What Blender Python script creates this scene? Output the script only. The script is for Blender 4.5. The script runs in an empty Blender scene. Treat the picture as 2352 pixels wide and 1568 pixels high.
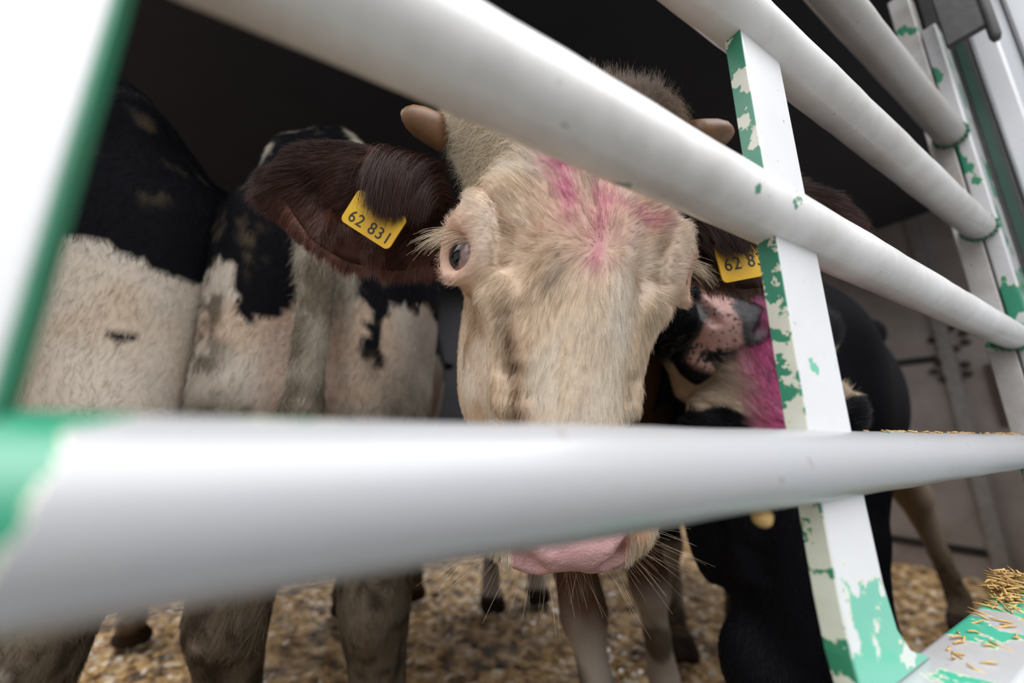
import bpy, math, random
import numpy as np
from mathutils import Vector, Matrix

# ------------------------------------------------------------------ camera, sky, exposure
sc = bpy.context.scene
C = sc.collection
PITCH = math.radians(13.6); CAM_H = 0.745; FPX = 914.67
cam_data = bpy.data.cameras.new('camera'); cam = bpy.data.objects.new('camera', cam_data); C.objects.link(cam)
cam.location = (0, 0, CAM_H); cam.rotation_euler = (math.pi / 2 + PITCH, 0, 0)
cam_data.sensor_width = 36.0; cam_data.lens = 14.0; cam_data.clip_start = 0.01
cam_data.dof.use_dof = True; cam_data.dof.focus_distance = 0.385; cam_data.dof.aperture_fstop = 2.0
sc.camera = cam
world = bpy.data.worlds.new('overcast_sky'); sc.world = world; world.use_nodes = True
wn = world.node_tree.nodes; wl = world.node_tree.links
bg = wn['Background']; bg.inputs['Strength'].default_value = 5.0
w_tc = wn.new('ShaderNodeTexCoord'); w_sep = wn.new('ShaderNodeSeparateXYZ'); w_ramp = wn.new('ShaderNodeValToRGB')
wl.new(w_tc.outputs['Generated'], w_sep.inputs[0]); wl.new(w_sep.outputs['Z'], w_ramp.inputs[0]); wl.new(w_ramp.outputs[0], bg.inputs['Color'])
w_ramp.color_ramp.elements[0].color = (0.10, 0.10, 0.102, 1); w_ramp.color_ramp.elements[0].position = 0.28   # yard buildings and trees low down
w_ramp.color_ramp.elements[1].color = (0.985, 0.99, 1.0, 1); w_ramp.color_ramp.elements[1].position = 0.82
sc.view_settings.view_transform = 'Standard'; sc.view_settings.look = 'None'
sc.view_settings.exposure = 0.5; sc.view_settings.gamma = 1.0; sc.view_settings.use_curve_mapping = False
sc.cycles.use_denoising = True
sc.cycles.max_bounces = 6; sc.cycles.diffuse_bounces = 4; sc.cycles.transparent_max_bounces = 4
sc.cycles.caustics_reflective = False; sc.cycles.caustics_refractive = False
sc.cycles_curves.shape = 'RIBBONS'

# ------------------------------------------------------------------ frame of reference
VR = np.array([1.0, 0, 0]); VU = np.array([0, -math.sin(PITCH), math.cos(PITCH)]); VF = np.array([0, math.cos(PITCH), math.sin(PITCH)])
EYE = np.array([0, 0, CAM_H])
GA = math.radians(59.3)                       # heading of the truck's side relative to the view
GD = np.array([math.sin(GA), math.cos(GA), 0]); GN = np.array([-math.cos(GA), math.sin(GA), 0]); GO = np.array([0, 0.157, 0])
def ray(x, y): return VR * (x - 1176) / FPX - VU * (y - 784) / FPX + VF
def at(x, y, depth): return EYE + ray(x, y) * depth        # a sighted point at a given distance
def T(u, v, z): return GO + GD * u + GN * v + np.array([0, 0, z])   # u along the truck side, v into the truck
TRUCK = np.stack([GD, GN, np.array([0, 0, 1.0])], 1)

# ------------------------------------------------------------------ noise
def _hash(ix, iy, iz, s):
    n = (ix.astype(np.int64) * 374761393 + iy.astype(np.int64) * 668265263 + iz.astype(np.int64) * 2147483647 + s * 974634777) & 0xFFFFFFFF
    n = ((n ^ (n >> 13)) * 1274126177) & 0xFFFFFFFF
    n = ((n ^ (n >> 16)) * 2246822519) & 0xFFFFFFFF
    return ((n ^ (n >> 15)) & 0xFFFFFF) / float(0xFFFFFF)
def vnoise(P, s=0):
    i = np.floor(P).astype(np.int64); f = P - i; f = f * f * (3 - 2 * f)
    r = 0
    for dx in (0, 1):
        for dy in (0, 1):
            for dz in (0, 1):
                w = (f[:, 0] if dx else 1 - f[:, 0]) * (f[:, 1] if dy else 1 - f[:, 1]) * (f[:, 2] if dz else 1 - f[:, 2])
                r = r + w * _hash(i[:, 0] + dx, i[:, 1] + dy, i[:, 2] + dz, s)
    return r * 2 - 1
def fbm(P, freq, oct=3, s=0):
    r = 0; a = 1.0; t = 0
    for k in range(oct):
        r = r + a * vnoise(P * freq * 2 ** k + 17.3 * k, s + k); t += a; a *= .5
    return r / t
def sstep(a, b, x):
    t = np.clip((x - a) / (b - a), 0, 1); return t * t * (3 - 2 * t)
def mixc(c1, c2, t): return c1 * (1 - t)[:, None] + np.asarray(c2)[None, :] * t[:, None]

# ------------------------------------------------------------------ objects
def tag(o, label=None, cat=None, group=None, kind=None):
    if label: o['label'] = label
    if cat: o['category'] = cat
    if group: o['group'] = group
    if kind: o['kind'] = kind
    return o
def thing(name, label, cat, loc=(0, 0, 0), group=None):
    o = bpy.data.objects.new(name, None); C.objects.link(o); o.location = loc; o.empty_display_size = .05
    return tag(o, label, cat, group)
def mesh_obj(name, V, F, mat, parent=None, smooth=True, col=None, mats=None, fmat=None):
    me = bpy.data.meshes.new(name)
    V = np.asarray(V, dtype=np.float32)
    if parent is not None: V = V - np.array(parent.matrix_basis.translation if parent.parent is None else parent_origin(parent), dtype=np.float32)
    if isinstance(F, np.ndarray):
        k = F.shape[1]
        me.vertices.add(len(V)); me.vertices.foreach_set('co', V.ravel())
        me.loops.add(F.size); me.loops.foreach_set('vertex_index', F.ravel().astype(np.int32))
        me.polygons.add(len(F)); me.polygons.foreach_set('loop_start', np.arange(0, F.size, k, dtype=np.int32))
        me.update(calc_edges=True)
    else:
        me.from_pydata([tuple(map(float, v)) for v in V], [], [tuple(int(i) for i in f) for f in F])
        me.update()
    me.polygons.foreach_set('use_smooth', np.full(len(me.polygons), bool(smooth)))
    if col is not None:
        a = me.color_attributes.new('Col', 'FLOAT_COLOR', 'POINT')
        a.data.foreach_set('color', np.concatenate([col, np.ones((len(col), 1))], 1).astype(np.float32).ravel())
    for m in (mats or [mat]): me.materials.append(m)
    if fmat is not None: me.polygons.foreach_set('material_index', np.asarray(fmat, dtype=np.int32))
    me.update()
    o = bpy.data.objects.new(name, me); C.objects.link(o)
    if parent is not None: o.parent = parent
    return o
def parent_origin(o):
    p = np.zeros(3)
    while o is not None:
        p = p + np.array(o.location); o = o.parent
    return p
class MB:                                     # gathers boxes, prisms and tubes of ONE part
    def __init__(s): s.V = []; s.F = []
    def add(s, V, F):
        b = len(s.V); s.V += [np.asarray(v, float) for v in V]; s.F += [[i + b for i in f] for f in F]
    def box_t(s, u0, u1, v0, v1, z0, z1, bev=0.0):     # box in truck coordinates
        c = [(u0, v0, z0), (u1, v0, z0), (u1, v1, z0), (u0, v1, z0), (u0, v0, z1), (u1, v0, z1), (u1, v1, z1), (u0, v1, z1)]
        s.add([T(*p) for p in c], [(0, 3, 2, 1), (4, 5, 6, 7), (0, 1, 5, 4), (1, 2, 6, 5), (2, 3, 7, 6), (3, 0, 4, 7)])
    def prism_t(s, pts, z0, z1):                       # outline in (u,v), extruded along z
        n = len(pts)
        s.add([T(u, v, z0) for u, v in pts] + [T(u, v, z1) for u, v in pts],
              [tuple(range(n))[::-1], tuple(range(n, 2 * n))] + [(i, (i + 1) % n, n + (i + 1) % n, n + i) for i in range(n)])
    def tube(s, path, rad, n=24, caps=True):
        path = [np.asarray(p, float) for p in path]; rad = rad if hasattr(rad, '__len__') else [rad] * len(path)
        rings = []; ref = None
        for i, p in enumerate(path):
            t = path[min(i + 1, len(path) - 1)] - path[max(i - 1, 0)]; t = t / np.linalg.norm(t)
            if ref is None:
                ref = np.array([0, 0, 1.0]) if abs(t[2]) < .9 else np.array([1.0, 0, 0])
            a = ref - t * (ref @ t); a /= np.linalg.norm(a); ref = a; b = np.cross(t, a)
            rings.append([p + (a * math.cos(q) + b * math.sin(q)) * rad[i] for q in [2 * math.pi * k / n for k in range(n)]])
        V = [v for r in rings for v in r]; F = []
        for i in range(len(rings) - 1):
            for k in range(n):
                F.append((i * n + k, i * n + (k + 1) % n, (i + 1) * n + (k + 1) % n, (i + 1) * n + k))
        if caps: F += [tuple(range(n))[::-1], tuple(range((len(rings) - 1) * n, len(rings) * n))]
        s.add(V, F)
    def build(s, name, mat, parent=None, smooth=False, bevel=0.0, autosmooth=False):
        o = mesh_obj(name, np.array(s.V), s.F, mat, parent, smooth)
        if bevel:
            m = o.modifiers.new('edge', 'BEVEL'); m.width = bevel; m.segments = 3; m.limit_method = 'ANGLE'
            o.data.polygons.foreach_set('use_smooth', np.full(len(o.data.polygons), True)); m.harden_normals = False
            o.data.set_sharp_from_angle(angle=math.radians(50))
        if autosmooth: o.data.set_sharp_from_angle(angle=math.radians(40))
        return o

# ------------------------------------------------------------------ materials
def new_mat(name):
    m = bpy.data.materials.new(name); m.use_nodes = True
    return m, m.node_tree.nodes, m.node_tree.links, m.node_tree.nodes['Principled BSDF']
def N(nodes, kind, **kw):
    n = nodes.new(kind)
    for k, v in kw.items():
        if k in n.inputs: n.inputs[k].default_value = v
        else: setattr(n, k, v)
    return n
def ramp(nodes, stops):
    r = nodes.new('ShaderNodeValToRGB'); e = r.color_ramp.elements
    while len(e) > 1: e.remove(e[-1])
    e[0].position = stops[0][0]; e[0].color = stops[0][1]
    for p, c in stops[1:]:
        x = e.new(p); x.color = c
    return r
def g(v): return (v, v, v, 1)
GREEN = (0.012, 0.19, 0.105, 1)
def paint(name, chip=0.72, scale=14.0, white=(0.46, 0.46, 0.47, 1), dirt=0.35, stretch=(1, 1, 1), green=GREEN, rough=0.42, zgreen=None, zedge=None, uend=None):
    """weathered white paint: flakes showing the old green coat, cream edges round each flake, dust and rust freckles"""
    m, n, l, b = new_mat(name)
    tc = N(n, 'ShaderNodeTexCoord'); mp = N(n, 'ShaderNodeMapping'); mp.inputs['Scale'].default_value = stretch
    l.new(tc.outputs['Object'], mp.inputs[0])
    no = N(n, 'ShaderNodeTexNoise', Scale=scale, Detail=9.0, Roughness=0.62); l.new(mp.outputs[0], no.inputs['Vector'])
    src = no.outputs['Fac']
    if zgreen:                                 # the white coat has worn off below a height
        sep = N(n, 'ShaderNodeSeparateXYZ'); l.new(tc.outputs['Object'], sep.inputs[0])
        mr = N(n, 'ShaderNodeMapRange'); mr.inputs['From Min'].default_value = zgreen[0]; mr.inputs['From Max'].default_value = zgreen[1]
        mr.inputs['To Min'].default_value = 0.0; mr.inputs['To Max'].default_value = zgreen[2]; l.new(sep.outputs['Z'], mr.inputs['Value'])
        ad = N(n, 'ShaderNodeMath', operation='ADD'); l.new(src, ad.inputs[0]); l.new(mr.outputs[0], ad.inputs[1]); src = ad.outputs[0]
    def extra(val, f0, f1, amt):
        nonlocal src
        mr = N(n, 'ShaderNodeMapRange'); mr.inputs['From Min'].default_value = f0; mr.inputs['From Max'].default_value = f1
        mr.inputs['To Min'].default_value = 0.0; mr.inputs['To Max'].default_value = amt; l.new(val, mr.inputs['Value'])
        ad = N(n, 'ShaderNodeMath', operation='ADD'); l.new(src, ad.inputs[0]); l.new(mr.outputs[0], ad.inputs[1]); src = ad.outputs[0]
    if zedge:                                  # worn along the top and underside
        sep = N(n, 'ShaderNodeSeparateXYZ'); l.new(tc.outputs['Object'], sep.inputs[0])
        sb = N(n, 'ShaderNodeMath', operation='SUBTRACT'); l.new(sep.outputs['Z'], sb.inputs[0]); sb.inputs[1].default_value = zedge[0]
        ab = N(n, 'ShaderNodeMath', operation='ABSOLUTE'); l.new(sb.outputs[0], ab.inputs[0]); extra(ab.outputs[0], zedge[1], zedge[2], zedge[3])
    if uend:                                   # bare round the weld at one end
        dt = N(n, 'ShaderNodeVectorMath', operation='DOT_PRODUCT'); l.new(tc.outputs['Object'], dt.inputs[0]); dt.inputs[1].default_value = tuple(GD)
        extra(dt.outputs['Value'], uend[0], uend[1], uend[2])
    rg = ramp(n, [(max(0, chip - .003), g(0)), (chip + .003, g(1))]); l.new(src, rg.inputs[0])
    re = ramp(n, [(max(0, chip - .012), g(0)), (chip - .006, g(1))]); l.new(src, re.inputs[0])
    d1 = N(n, 'ShaderNodeTexNoise', Scale=9.0, Detail=6.0, Roughness=0.65); l.new(tc.outputs['Object'], d1.inputs['Vector'])
    rd = ramp(n, [(0.38, g(0)), (0.68, g(dirt))]); l.new(d1.outputs['Fac'], rd.inputs[0])
    d2 = N(n, 'ShaderNodeTexNoise', Scale=120.0, Detail=4.0); l.new(tc.outputs['Object'], d2.inputs['Vector'])
    rr = ramp(n, [(0.70, g(0)), (0.76, g(.75))]); l.new(d2.outputs['Fac'], rr.inputs[0])
    mx = []
    prev = None
    def mix(a, bcol, fac):
        x = N(n, 'ShaderNodeMix', data_type='RGBA')
        if isinstance(a, tuple): x.inputs['A'].default_value = a
        else: l.new(a, x.inputs['A'])
        x.inputs['B'].default_value = bcol; l.new(fac, x.inputs['Factor']); return x.outputs['Result']
    c = mix(white, (0.30, 0.26, 0.22, 1), rd.outputs[0])
    c = mix(c, (0.66, 0.64, 0.48, 1), re.outputs[0])
    c = mix(c, green, rg.outputs[0])
    c = mix(c, (0.19, 0.10, 0.045, 1), rr.outputs[0])
    l.new(c, b.inputs['Base Color']); b.inputs['Roughness'].default_value = rough; b.inputs['Coat Weight'].default_value = .5; b.inputs['Coat Roughness'].default_value = .2
    bp = N(n, 'ShaderNodeBump', Strength=0.35, Distance=0.002)
    s1 = N(n, 'ShaderNodeMath', operation='MULTIPLY'); s1.inputs[1].default_value = -0.5; l.new(rg.outputs[0], s1.inputs[0])
    s2 = N(n, 'ShaderNodeMath', operation='ADD'); l.new(s1.outputs[0], s2.inputs[0]); l.new(d1.outputs['Fac'], s2.inputs[1])
    l.new(s2.outputs[0], bp.inputs['Height']); l.new(bp.outputs[0], b.inputs['Normal'])
    return m
def plain(name, col, rough=0.6, noise=0.0, scale=20.0, col2=None, bump=0.0, metallic=0.0, spec=None):
    m, n, l, b = new_mat(name)
    b.inputs['Roughness'].default_value = rough; b.inputs['Metallic'].default_value = metallic
    if spec is not None: b.inputs['Specular IOR Level'].default_value = spec
    tc = N(n, 'ShaderNodeTexCoord'); no = N(n, 'ShaderNodeTexNoise', Scale=scale, Detail=7.0, Roughness=0.6); l.new(tc.outputs['Object'], no.inputs['Vector'])
    c2 = col2 or tuple(x * .6 for x in col[:3]) + (1,)
    r = ramp(n, [(0.5 - .2, tuple(col[:3]) + (1,)), (0.5 + .2, c2)]); l.new(no.outputs['Fac'], r.inputs[0]); l.new(r.outputs[0], b.inputs['Base Color'])
    if bump:
        bp = N(n, 'ShaderNodeBump', Strength=bump, Distance=0.01); l.new(no.outputs['Fac'], bp.inputs['Height']); l.new(bp.outputs[0], b.inputs['Normal'])
    return m
def attr_mat(name, rough=0.55, spec=0.3, bump=0.0, bscale=200.0, sheen=0.0):
    m, n, l, b = new_mat(name)
    a = N(n, 'ShaderNodeAttribute', attribute_name='Col'); l.new(a.outputs['Color'], b.inputs['Base Color'])
    b.inputs['Roughness'].default_value = rough; b.inputs['Specular IOR Level'].default_value = spec
    if bump:
        tc = N(n, 'ShaderNodeTexCoord'); no = N(n, 'ShaderNodeTexNoise', Scale=bscale, Detail=3.0); l.new(tc.outputs['Object'], no.inputs['Vector'])
        bp = N(n, 'ShaderNodeBump', Strength=bump, Distance=0.003); l.new(no.outputs['Fac'], bp.inputs['Height']); l.new(bp.outputs[0], b.inputs['Normal'])
    return m
M = {}
M['rail'] = paint('worn_lit_white_rail_paint', white=(.74, .735, .73, 1), chip=0.665, scale=24, dirt=.5)  # white lightened to imitate stronger light; level differs per rail
M['rail_low'] = paint('chipped_shaded_low_rail_paint', white=(.29, .295, .31, 1), chip=0.70, scale=11, dirt=.2, zedge=(.1355, .0185, .0225, .13), uend=(-.106, -.124, .36))  # white darkened to paint in the shade on the low rail
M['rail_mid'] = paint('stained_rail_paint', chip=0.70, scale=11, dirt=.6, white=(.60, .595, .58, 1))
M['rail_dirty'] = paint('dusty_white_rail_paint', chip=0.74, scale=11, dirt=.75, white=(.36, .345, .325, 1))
M['upright'] = paint('worn_white_upright_paint', white=(.60, .605, .62, 1), chip=0.70, scale=16, dirt=.12, zgreen=(.10, -.02, .42), green=(.10, .42, .30, 1))
M['upright_side'] = paint('flaked_green_side_paint', chip=0.485, scale=30, dirt=.4, white=(.62, .64, .55, 1))
M['stile'] = paint('bright_white_stile_paint', chip=0.80, scale=9, dirt=.05, white=(.60, .605, .61, 1))
M['green'] = plain('old_green_paint', (.02, .20, .11), .45, col2=(.035, .15, .09, 1), scale=18, bump=.1)
M['deepgreen'] = plain('dark_green_paint', (.008, .05, .032), .5, col2=(.006, .035, .024, 1), scale=18)
M['post'] = paint('chipped_white_green_post_paint', chip=0.56, scale=17, dirt=.25, stretch=(1, 1, .55), white=(.50, .50, .52, 1))
M['post_dirty'] = paint('grimy_post_paint', chip=0.60, scale=13, dirt=.9, white=(.55, .54, .54, 1))
M['sill'] = paint('scuffed_sill_paint', chip=0.52, scale=13, dirt=.5, white=(.40, .41, .43, 1), green=(.05, .38, .25, 1))
M['panel'] = plain('white_door_skin', (.62, .64, .67), .35, scale=3, col2=(.55, .57, .60, 1))
M['chan'] = paint('white_channel_paint', chip=.82, scale=30, dirt=.12, white=(.56, .57, .60, 1))
M['rubber'] = plain('black_rubber_seal', (.012, .014, .018), .5)
M['dark_metal'] = plain('dull_dark_metal', (.055, .052, .05), .55, scale=40, col2=(.035, .034, .033, 1), bump=.15)
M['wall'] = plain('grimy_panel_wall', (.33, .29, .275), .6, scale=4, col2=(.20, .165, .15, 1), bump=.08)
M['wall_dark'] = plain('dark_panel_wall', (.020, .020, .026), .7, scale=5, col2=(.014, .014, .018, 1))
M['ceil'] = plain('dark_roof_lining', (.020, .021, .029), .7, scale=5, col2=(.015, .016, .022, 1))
M['rust'] = plain('rusted_rivet_metal', (.07, .045, .03), .8, scale=80, col2=(.04, .025, .02, 1))
M['black'] = plain('black_slot_metal', (.01, .01, .01), .7)
M['seam'] = plain('grey_seam_metal', (.26, .24, .23), .5, scale=30, col2=(.18, .17, .16, 1))
M['tarmac'] = plain('grey_yard_concrete', (.10, .098, .095), .9, scale=6, col2=(.08, .078, .075, 1), bump=.2)
M['straw'] = plain('dry_straw', (.55, .36, .13), .7, scale=90, col2=(.34, .2, .07, 1))
M['shaving'] = plain('pale_glint_shaving', (.80, .74, .66), .25, scale=40, col2=(.66, .54, .40, 1), spec=.6)  # paleness also stands in for glints on the wet floor
M['horn'] = plain('brown_horn', (.25, .125, .055), .45, scale=60, col2=(.15, .08, .04, 1), bump=.1)
M['tag'] = plain('yellow_tag_plastic', (.80, .50, .02), .4, scale=50, col2=(.74, .40, .02, 1))
M['ink'] = plain('black_tag_ink', (.035, .03, .02), .6)
M['hoof'] = plain('brown_hoof_horn', (.10, .055, .035), .5, scale=60, col2=(.06, .035, .025, 1), bump=.2)
M['skin'] = attr_mat('cow_hide', .7, .04, .25, 160)
M['fur'] = attr_mat('cow_fur', .42, .35)
M['coat'] = attr_mat('coarse_cow_coat', .55, .10)
M['furdark'] = attr_mat('dark_cow_fur', .38, .4)
M['eye'] = attr_mat('moist_eye', .06, .6)
M['nose'] = attr_mat('moist_nose_skin', .36, .4, .35, 420)

def bed_mat():
    m, n, l, b = new_mat('wet_trodden_bedding')
    tc = N(n, 'ShaderNodeTexCoord'); no = N(n, 'ShaderNodeTexNoise', Scale=15.0, Detail=8.0, Roughness=.68); l.new(tc.outputs['Object'], no.inputs['Vector'])
    n2 = N(n, 'ShaderNodeTexNoise', Scale=5.0, Detail=4.0); l.new(tc.outputs['Object'], n2.inputs['Vector'])
    r = ramp(n, [(.36, (.035, .02, .011, 1)), (.46, (.20, .115, .05, 1)), (.53, (.50, .31, .14, 1)), (.60, (.68, .48, .26, 1)), (.66, (.88, .80, .68, 1))]); l.new(no.outputs['Fac'], r.inputs[0])  # palest stop paints wet glints as well as shavings
    l.new(r.outputs[0], b.inputs['Base Color'])
    r2 = ramp(n, [(.42, g(.16)), (.56, g(.75))]); l.new(n2.outputs['Fac'], r2.inputs[0]); l.new(r2.outputs[0], b.inputs['Roughness'])
    bp = N(n, 'ShaderNodeBump', Strength=.6, Distance=.02); l.new(no.outputs['Fac'], bp.inputs['Height']); l.new(bp.outputs[0], b.inputs['Normal'])
    return m
M['bed'] = bed_mat()

# ------------------------------------------------------------------ the truck: shell
U0, U1, V1, ZC = -2.2, 3.38, 3.2, 2.15
def struct(name, mb, mat, **kw): return tag(mb.build(name, mat, **kw), kind='structure')
# floor of bedding with real relief
nu, nv = 280, 160
uu, vv = np.meshgrid(np.linspace(U0, U1, nu), np.linspace(0.02, V1, nv), indexing='ij')
Pf = np.stack([uu.ravel(), vv.ravel(), np.zeros(uu.size)], 1)
hz = .022 * fbm(Pf, 6, 3, 5) + .04 * np.maximum(0, fbm(Pf, 22, 3, 9))
Pw = GO + Pf[:, :1] * GD + Pf[:, 1:2] * GN; Pw[:, 2] = hz - .012
ii = (np.arange(nu - 1)[:, None] * nv + np.arange(nv - 1)[None, :]).ravel()
tag(mesh_obj('floor', Pw, np.stack([ii, ii + nv, ii + nv + 1, ii + 1], 1), M['bed']), 'trodden wet straw and sawdust bedding on the truck floor', kind='structure')
mb = MB(); mb.box_t(U0, U1, 0.0, V1, -.2, -.06); struct('trim_1', mb, M['dark_metal'])
LIGHT_VENT = (.50, .80)  # air slot added low and out of sight to light the floor
mb = MB(); mb.box_t(U0, U1, V1, V1 + .05, -.1, LIGHT_VENT[0]); mb.box_t(U0, U1, V1, V1 + .05, LIGHT_VENT[1], ZC)
for k in range(6):
    u = U0 + (U1 - U0) * k / 5; mb.box_t(u - .05, u + .05, V1, V1 + .05, LIGHT_VENT[0] - .01, LIGHT_VENT[1] + .01)
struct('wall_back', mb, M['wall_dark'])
mb = MB(); mb.box_t(U0 - .05, U0, -.05, V1 + .05, -.1, .55); mb.box_t(U0 - .05, U0, -.05, V1 + .05, 1.75, ZC); mb.box_t(U0 - .05, U0, -.05, .25, .5, 1.8); mb.box_t(U0 - .05, U0, V1 - .2, V1 + .05, .5, 1.8)
for k in range(1, 4): mb.box_t(U0 - .05, U0, .2, V1 - .1, .55 + .3 * k - .05, .55 + .3 * k + .05)      # slatted air vents, added out of view to light floor and cows
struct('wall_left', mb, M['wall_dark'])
mb = MB(); mb.box_t(U1, U1 + .05, -.05, V1 + .05, -.1, ZC); struct('wall_right', mb, M['wall'])
def wall_at(x, y, du=.0):                   # where a sight line meets the end wall
    r = ray(x, y); t = ((GO - EYE) @ GD + U1 - du) / (r @ GD); q = EYE + r * t - GO; return q @ GN, q[2]
mb = MB(); v0 = wall_at(2200, 900)[0]; mb.box_t(U1 - .03, U1 - .001, v0 - .03, v0 + .03, .0, ZC - .01); struct('trim_4', mb, M['seam'])
mb = MB()
for zz in (wall_at(2120, 827)[1], .13): mb.box_t(U1 - .006, U1 - .001, v0 + .05, V1 - .02, zz - .02, zz + .02)
struct('trim_5', mb, M['black'])
rv = []
for cx, cy in ((2180, 778), (2185, 850)):
    for q in range(7):
        a = math.pi * 2 * q / 7 + .3; v, z = wall_at(cx + 40 * math.cos(a), cy + 24 * math.sin(a)); mb = MB()
        p = T(U1, v, z); mb.tube([p - GD * .001, p - GD * .012, p - GD * .018], [.022, .02, .008], 10)
        o = mb.build('wall_bolt', M['rust'], None, True); tag(o, 'rusty bolt head in a ring on the grey end wall', 'bolt', 'bolts of the end wall', None); rv.append(o)
v, z = wall_at(2320, 900); mb = MB(); mb.box_t(U1 - .02, U1 - .001, v - .22, v + .06, z - .18, z + .16); struct('trim_6', mb, M['rust'])
LIGHT_HATCH = [(-2.0, -.95, .35, 2.7), (1.3, 3.1, 1.7, 2.95)]      # two roof openings added out of view to let daylight in
mb = MB()
ue = sorted([U0 - .05, U1 + .05] + [x for h_ in LIGHT_HATCH for x in h_[:2]]); ve = sorted([-.05, V1 + .05] + [x for h_ in LIGHT_HATCH for x in h_[2:]])
for i in range(len(ue) - 1):
    for j in range(len(ve) - 1):
        cu, cv = (ue[i] + ue[i + 1]) / 2, (ve[j] + ve[j + 1]) / 2
        if not any(h_[0] < cu < h_[1] and h_[2] < cv < h_[3] for h_ in LIGHT_HATCH): mb.box_t(ue[i], ue[i + 1], ve[j], ve[j + 1], ZC, ZC + .05)
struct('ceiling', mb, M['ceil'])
OPL, OPR, OPT = -.62, 1.13, 1.98
mb = MB()
for a, b in ((U0 - .05, OPL), (OPR + .02, U1 + .05)):          # side walls beside the door, with unseen slatted vents added to light the inside
    mb.box_t(a, b, -.05, 0.0, -.1, .80); mb.box_t(a, b, -.05, 0.0, 1.9, ZC); mb.box_t(a, a + .2, -.05, 0.0, .7, 2.0); mb.box_t(b - .2, b, -.05, 0.0, .7, 2.0)
    for k in range(1, 3): mb.box_t(a + .1, b - .1, -.05, 0.0, .80 + .37 * k - .035, .80 + .37 * k + .035)
mb.box_t(OPL, OPR + .02, -.05, 0, OPT, ZC)
mb.box_t(OPL, OPR + .02, -.05, 0.0, -.25, .50)
struct('wall_front', mb, M['panel'])
mb = MB(); mb.add([(-12, -12, -1.15), (12, -12, -1.15), (12, 12, -1.15), (-12, 12, -1.15)], [(0, 1, 2, 3)]); struct('ground', mb, M['tarmac'])

# ------------------------------------------------------------------ the gate
RR = .0225
gate = thing('metal_gate', 'white and green pipe gate with four rails closing the truck door', 'gate', tuple(T(0, 0, .592)))
def rail(z0, z1, u0, u1, label=None, mat='rail', bow=0.0, tilt=0.0):
    mb = MB(); k = 40
    us = np.linspace(u0, u1, k)
    mb.tube([T(u, 0, z0 + (z1 - z0) * (u / .95)) for u in us], [RR * (1 + .012 * math.sin(u * 37) + .008 * math.sin(u * 91)) for u in us], 40)
    o = mb.build('rail', M[mat], gate, True, autosmooth=True)
    if label: o['label'] = label
    return o
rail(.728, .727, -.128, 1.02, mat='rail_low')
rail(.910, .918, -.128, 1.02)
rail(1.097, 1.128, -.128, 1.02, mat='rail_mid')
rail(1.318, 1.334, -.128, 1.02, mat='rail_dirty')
# left stile: flat bar, bright outside face, green inside edge
mb = MB(); mb.box_t(-.172, -.1318, -.006, .0035, .592, 1.40); st = mb.build('stile', M['stile'], gate, bevel=.002)
mb = MB(); mb.box_t(-.1318, -.1306, -.0055, .0030, .594, 1.398); e = mb.build('stile_edge', M['green'], st); e['label'] = 'green painted inner edge of the stile'
# centre upright with a flared foot
mb = MB()
prof = [(1.46, .2232, .287), (.80, .2232, .287), (.70, .2235, .287), (.65, .225, .290), (.62, .228, .298), (.604, .232, .314), (.593, .235, .345)]
ui = MB(); V = []; Fq = []
for z, a, b2 in prof: V += [T(a, -.005, z), T(b2, -.005, z), T(b2, .009, z), T(a, .009, z)]
for i in range(len(prof) - 1):
    for k in range(4): Fq.append((4 * i + k, 4 * i + (k + 1) % 4, 4 * i + 4 + (k + 1) % 4, 4 * i + 4 + k))
Fq += [(3, 2, 1, 0), tuple(range(4 * len(prof) - 4, 4 * len(prof)))]
mb.add(V, [f[::-1] for f in Fq]); up = mb.build('upright', M['upright'], gate, bevel=.0015)
mb = MB(); V = []; Fq = []
for z, a, b2 in prof: V += [T(a - .0012, -.0045, z), T(a - .0012, .0085, z), T(a + .0002, .0085, z), T(a + .0002, -.0045, z)]
for i in range(len(prof) - 1):
    for k in range(4): Fq.append((4 * i + k, 4 * i + (k + 1) % 4, 4 * i + 4 + (k + 1) % 4, 4 * i + 4 + k))
mb.add(V, Fq); e = mb.build('upright_edge', M['upright_side'], up); e['label'] = 'side edge with flaking green paint'
# hinge post at the right: outer flat bar with slots and an inner plate
mb = MB()
PU0, PU1 = 1.028, 1.118
pts = [(1.535, PU0 + .0), (1.50, PU0 + .0)]
mb.box_t(PU0, PU1, -.024, -.001, .45, 1.60); po = mb.build('hinge_post', M['post'], gate, bevel=.003)
mb = MB(); mb.box_t(PU0 + .0, PU0 + .05, .001, .034, .45, 1.72); e = mb.build('inner_plate', M['post_dirty'], gate, bevel=.002); e['label'] = 'grimy grey plate behind the hinge post'
for z in (.60, .83, 1.02, 1.23, 1.44):
    mb = MB(); k = 16; r = .009
    ring = [(PU0 + .052 + r * math.cos(q), z + (r * math.sin(q) + (.022 if math.sin(q) > 0 else -.022))) for q in [2 * math.pi * j / k for j in range(k)]]
    mb.add([T(a, -.0246, b2) for a, b2 in ring] + [T(a, -.0236, b2) for a, b2 in ring], [tuple(range(k))] + [(j, k + j, k + (j + 1) % k, (j + 1) % k) for j in range(k)])
    mb.build('slot', M['green'], po)
for z in (.727, .918, 1.13, 1.335):           # weld blobs where each rail meets the post
    mb = MB()
    wr = random.Random(int(z * 1000))
    for q in range(0, 360, 18):
        a = math.radians(q + wr.uniform(-5, 5)); wk = wr.uniform(.5, 1.0); c0 = T(PU0 - .004, -.0 + .0, z) + (GN * math.cos(a) + np.array([0, 0, 1]) * math.sin(a)) * (RR + .001)
        mb.tube([c0 - GD * .006, c0 - GD * .002, c0 + GD * .003, c0 + GD * .006], [.001, .0036 * wk, .0036 * wk, .001], 8)
    mb.build('weld', M['green'], po, True)

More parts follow.
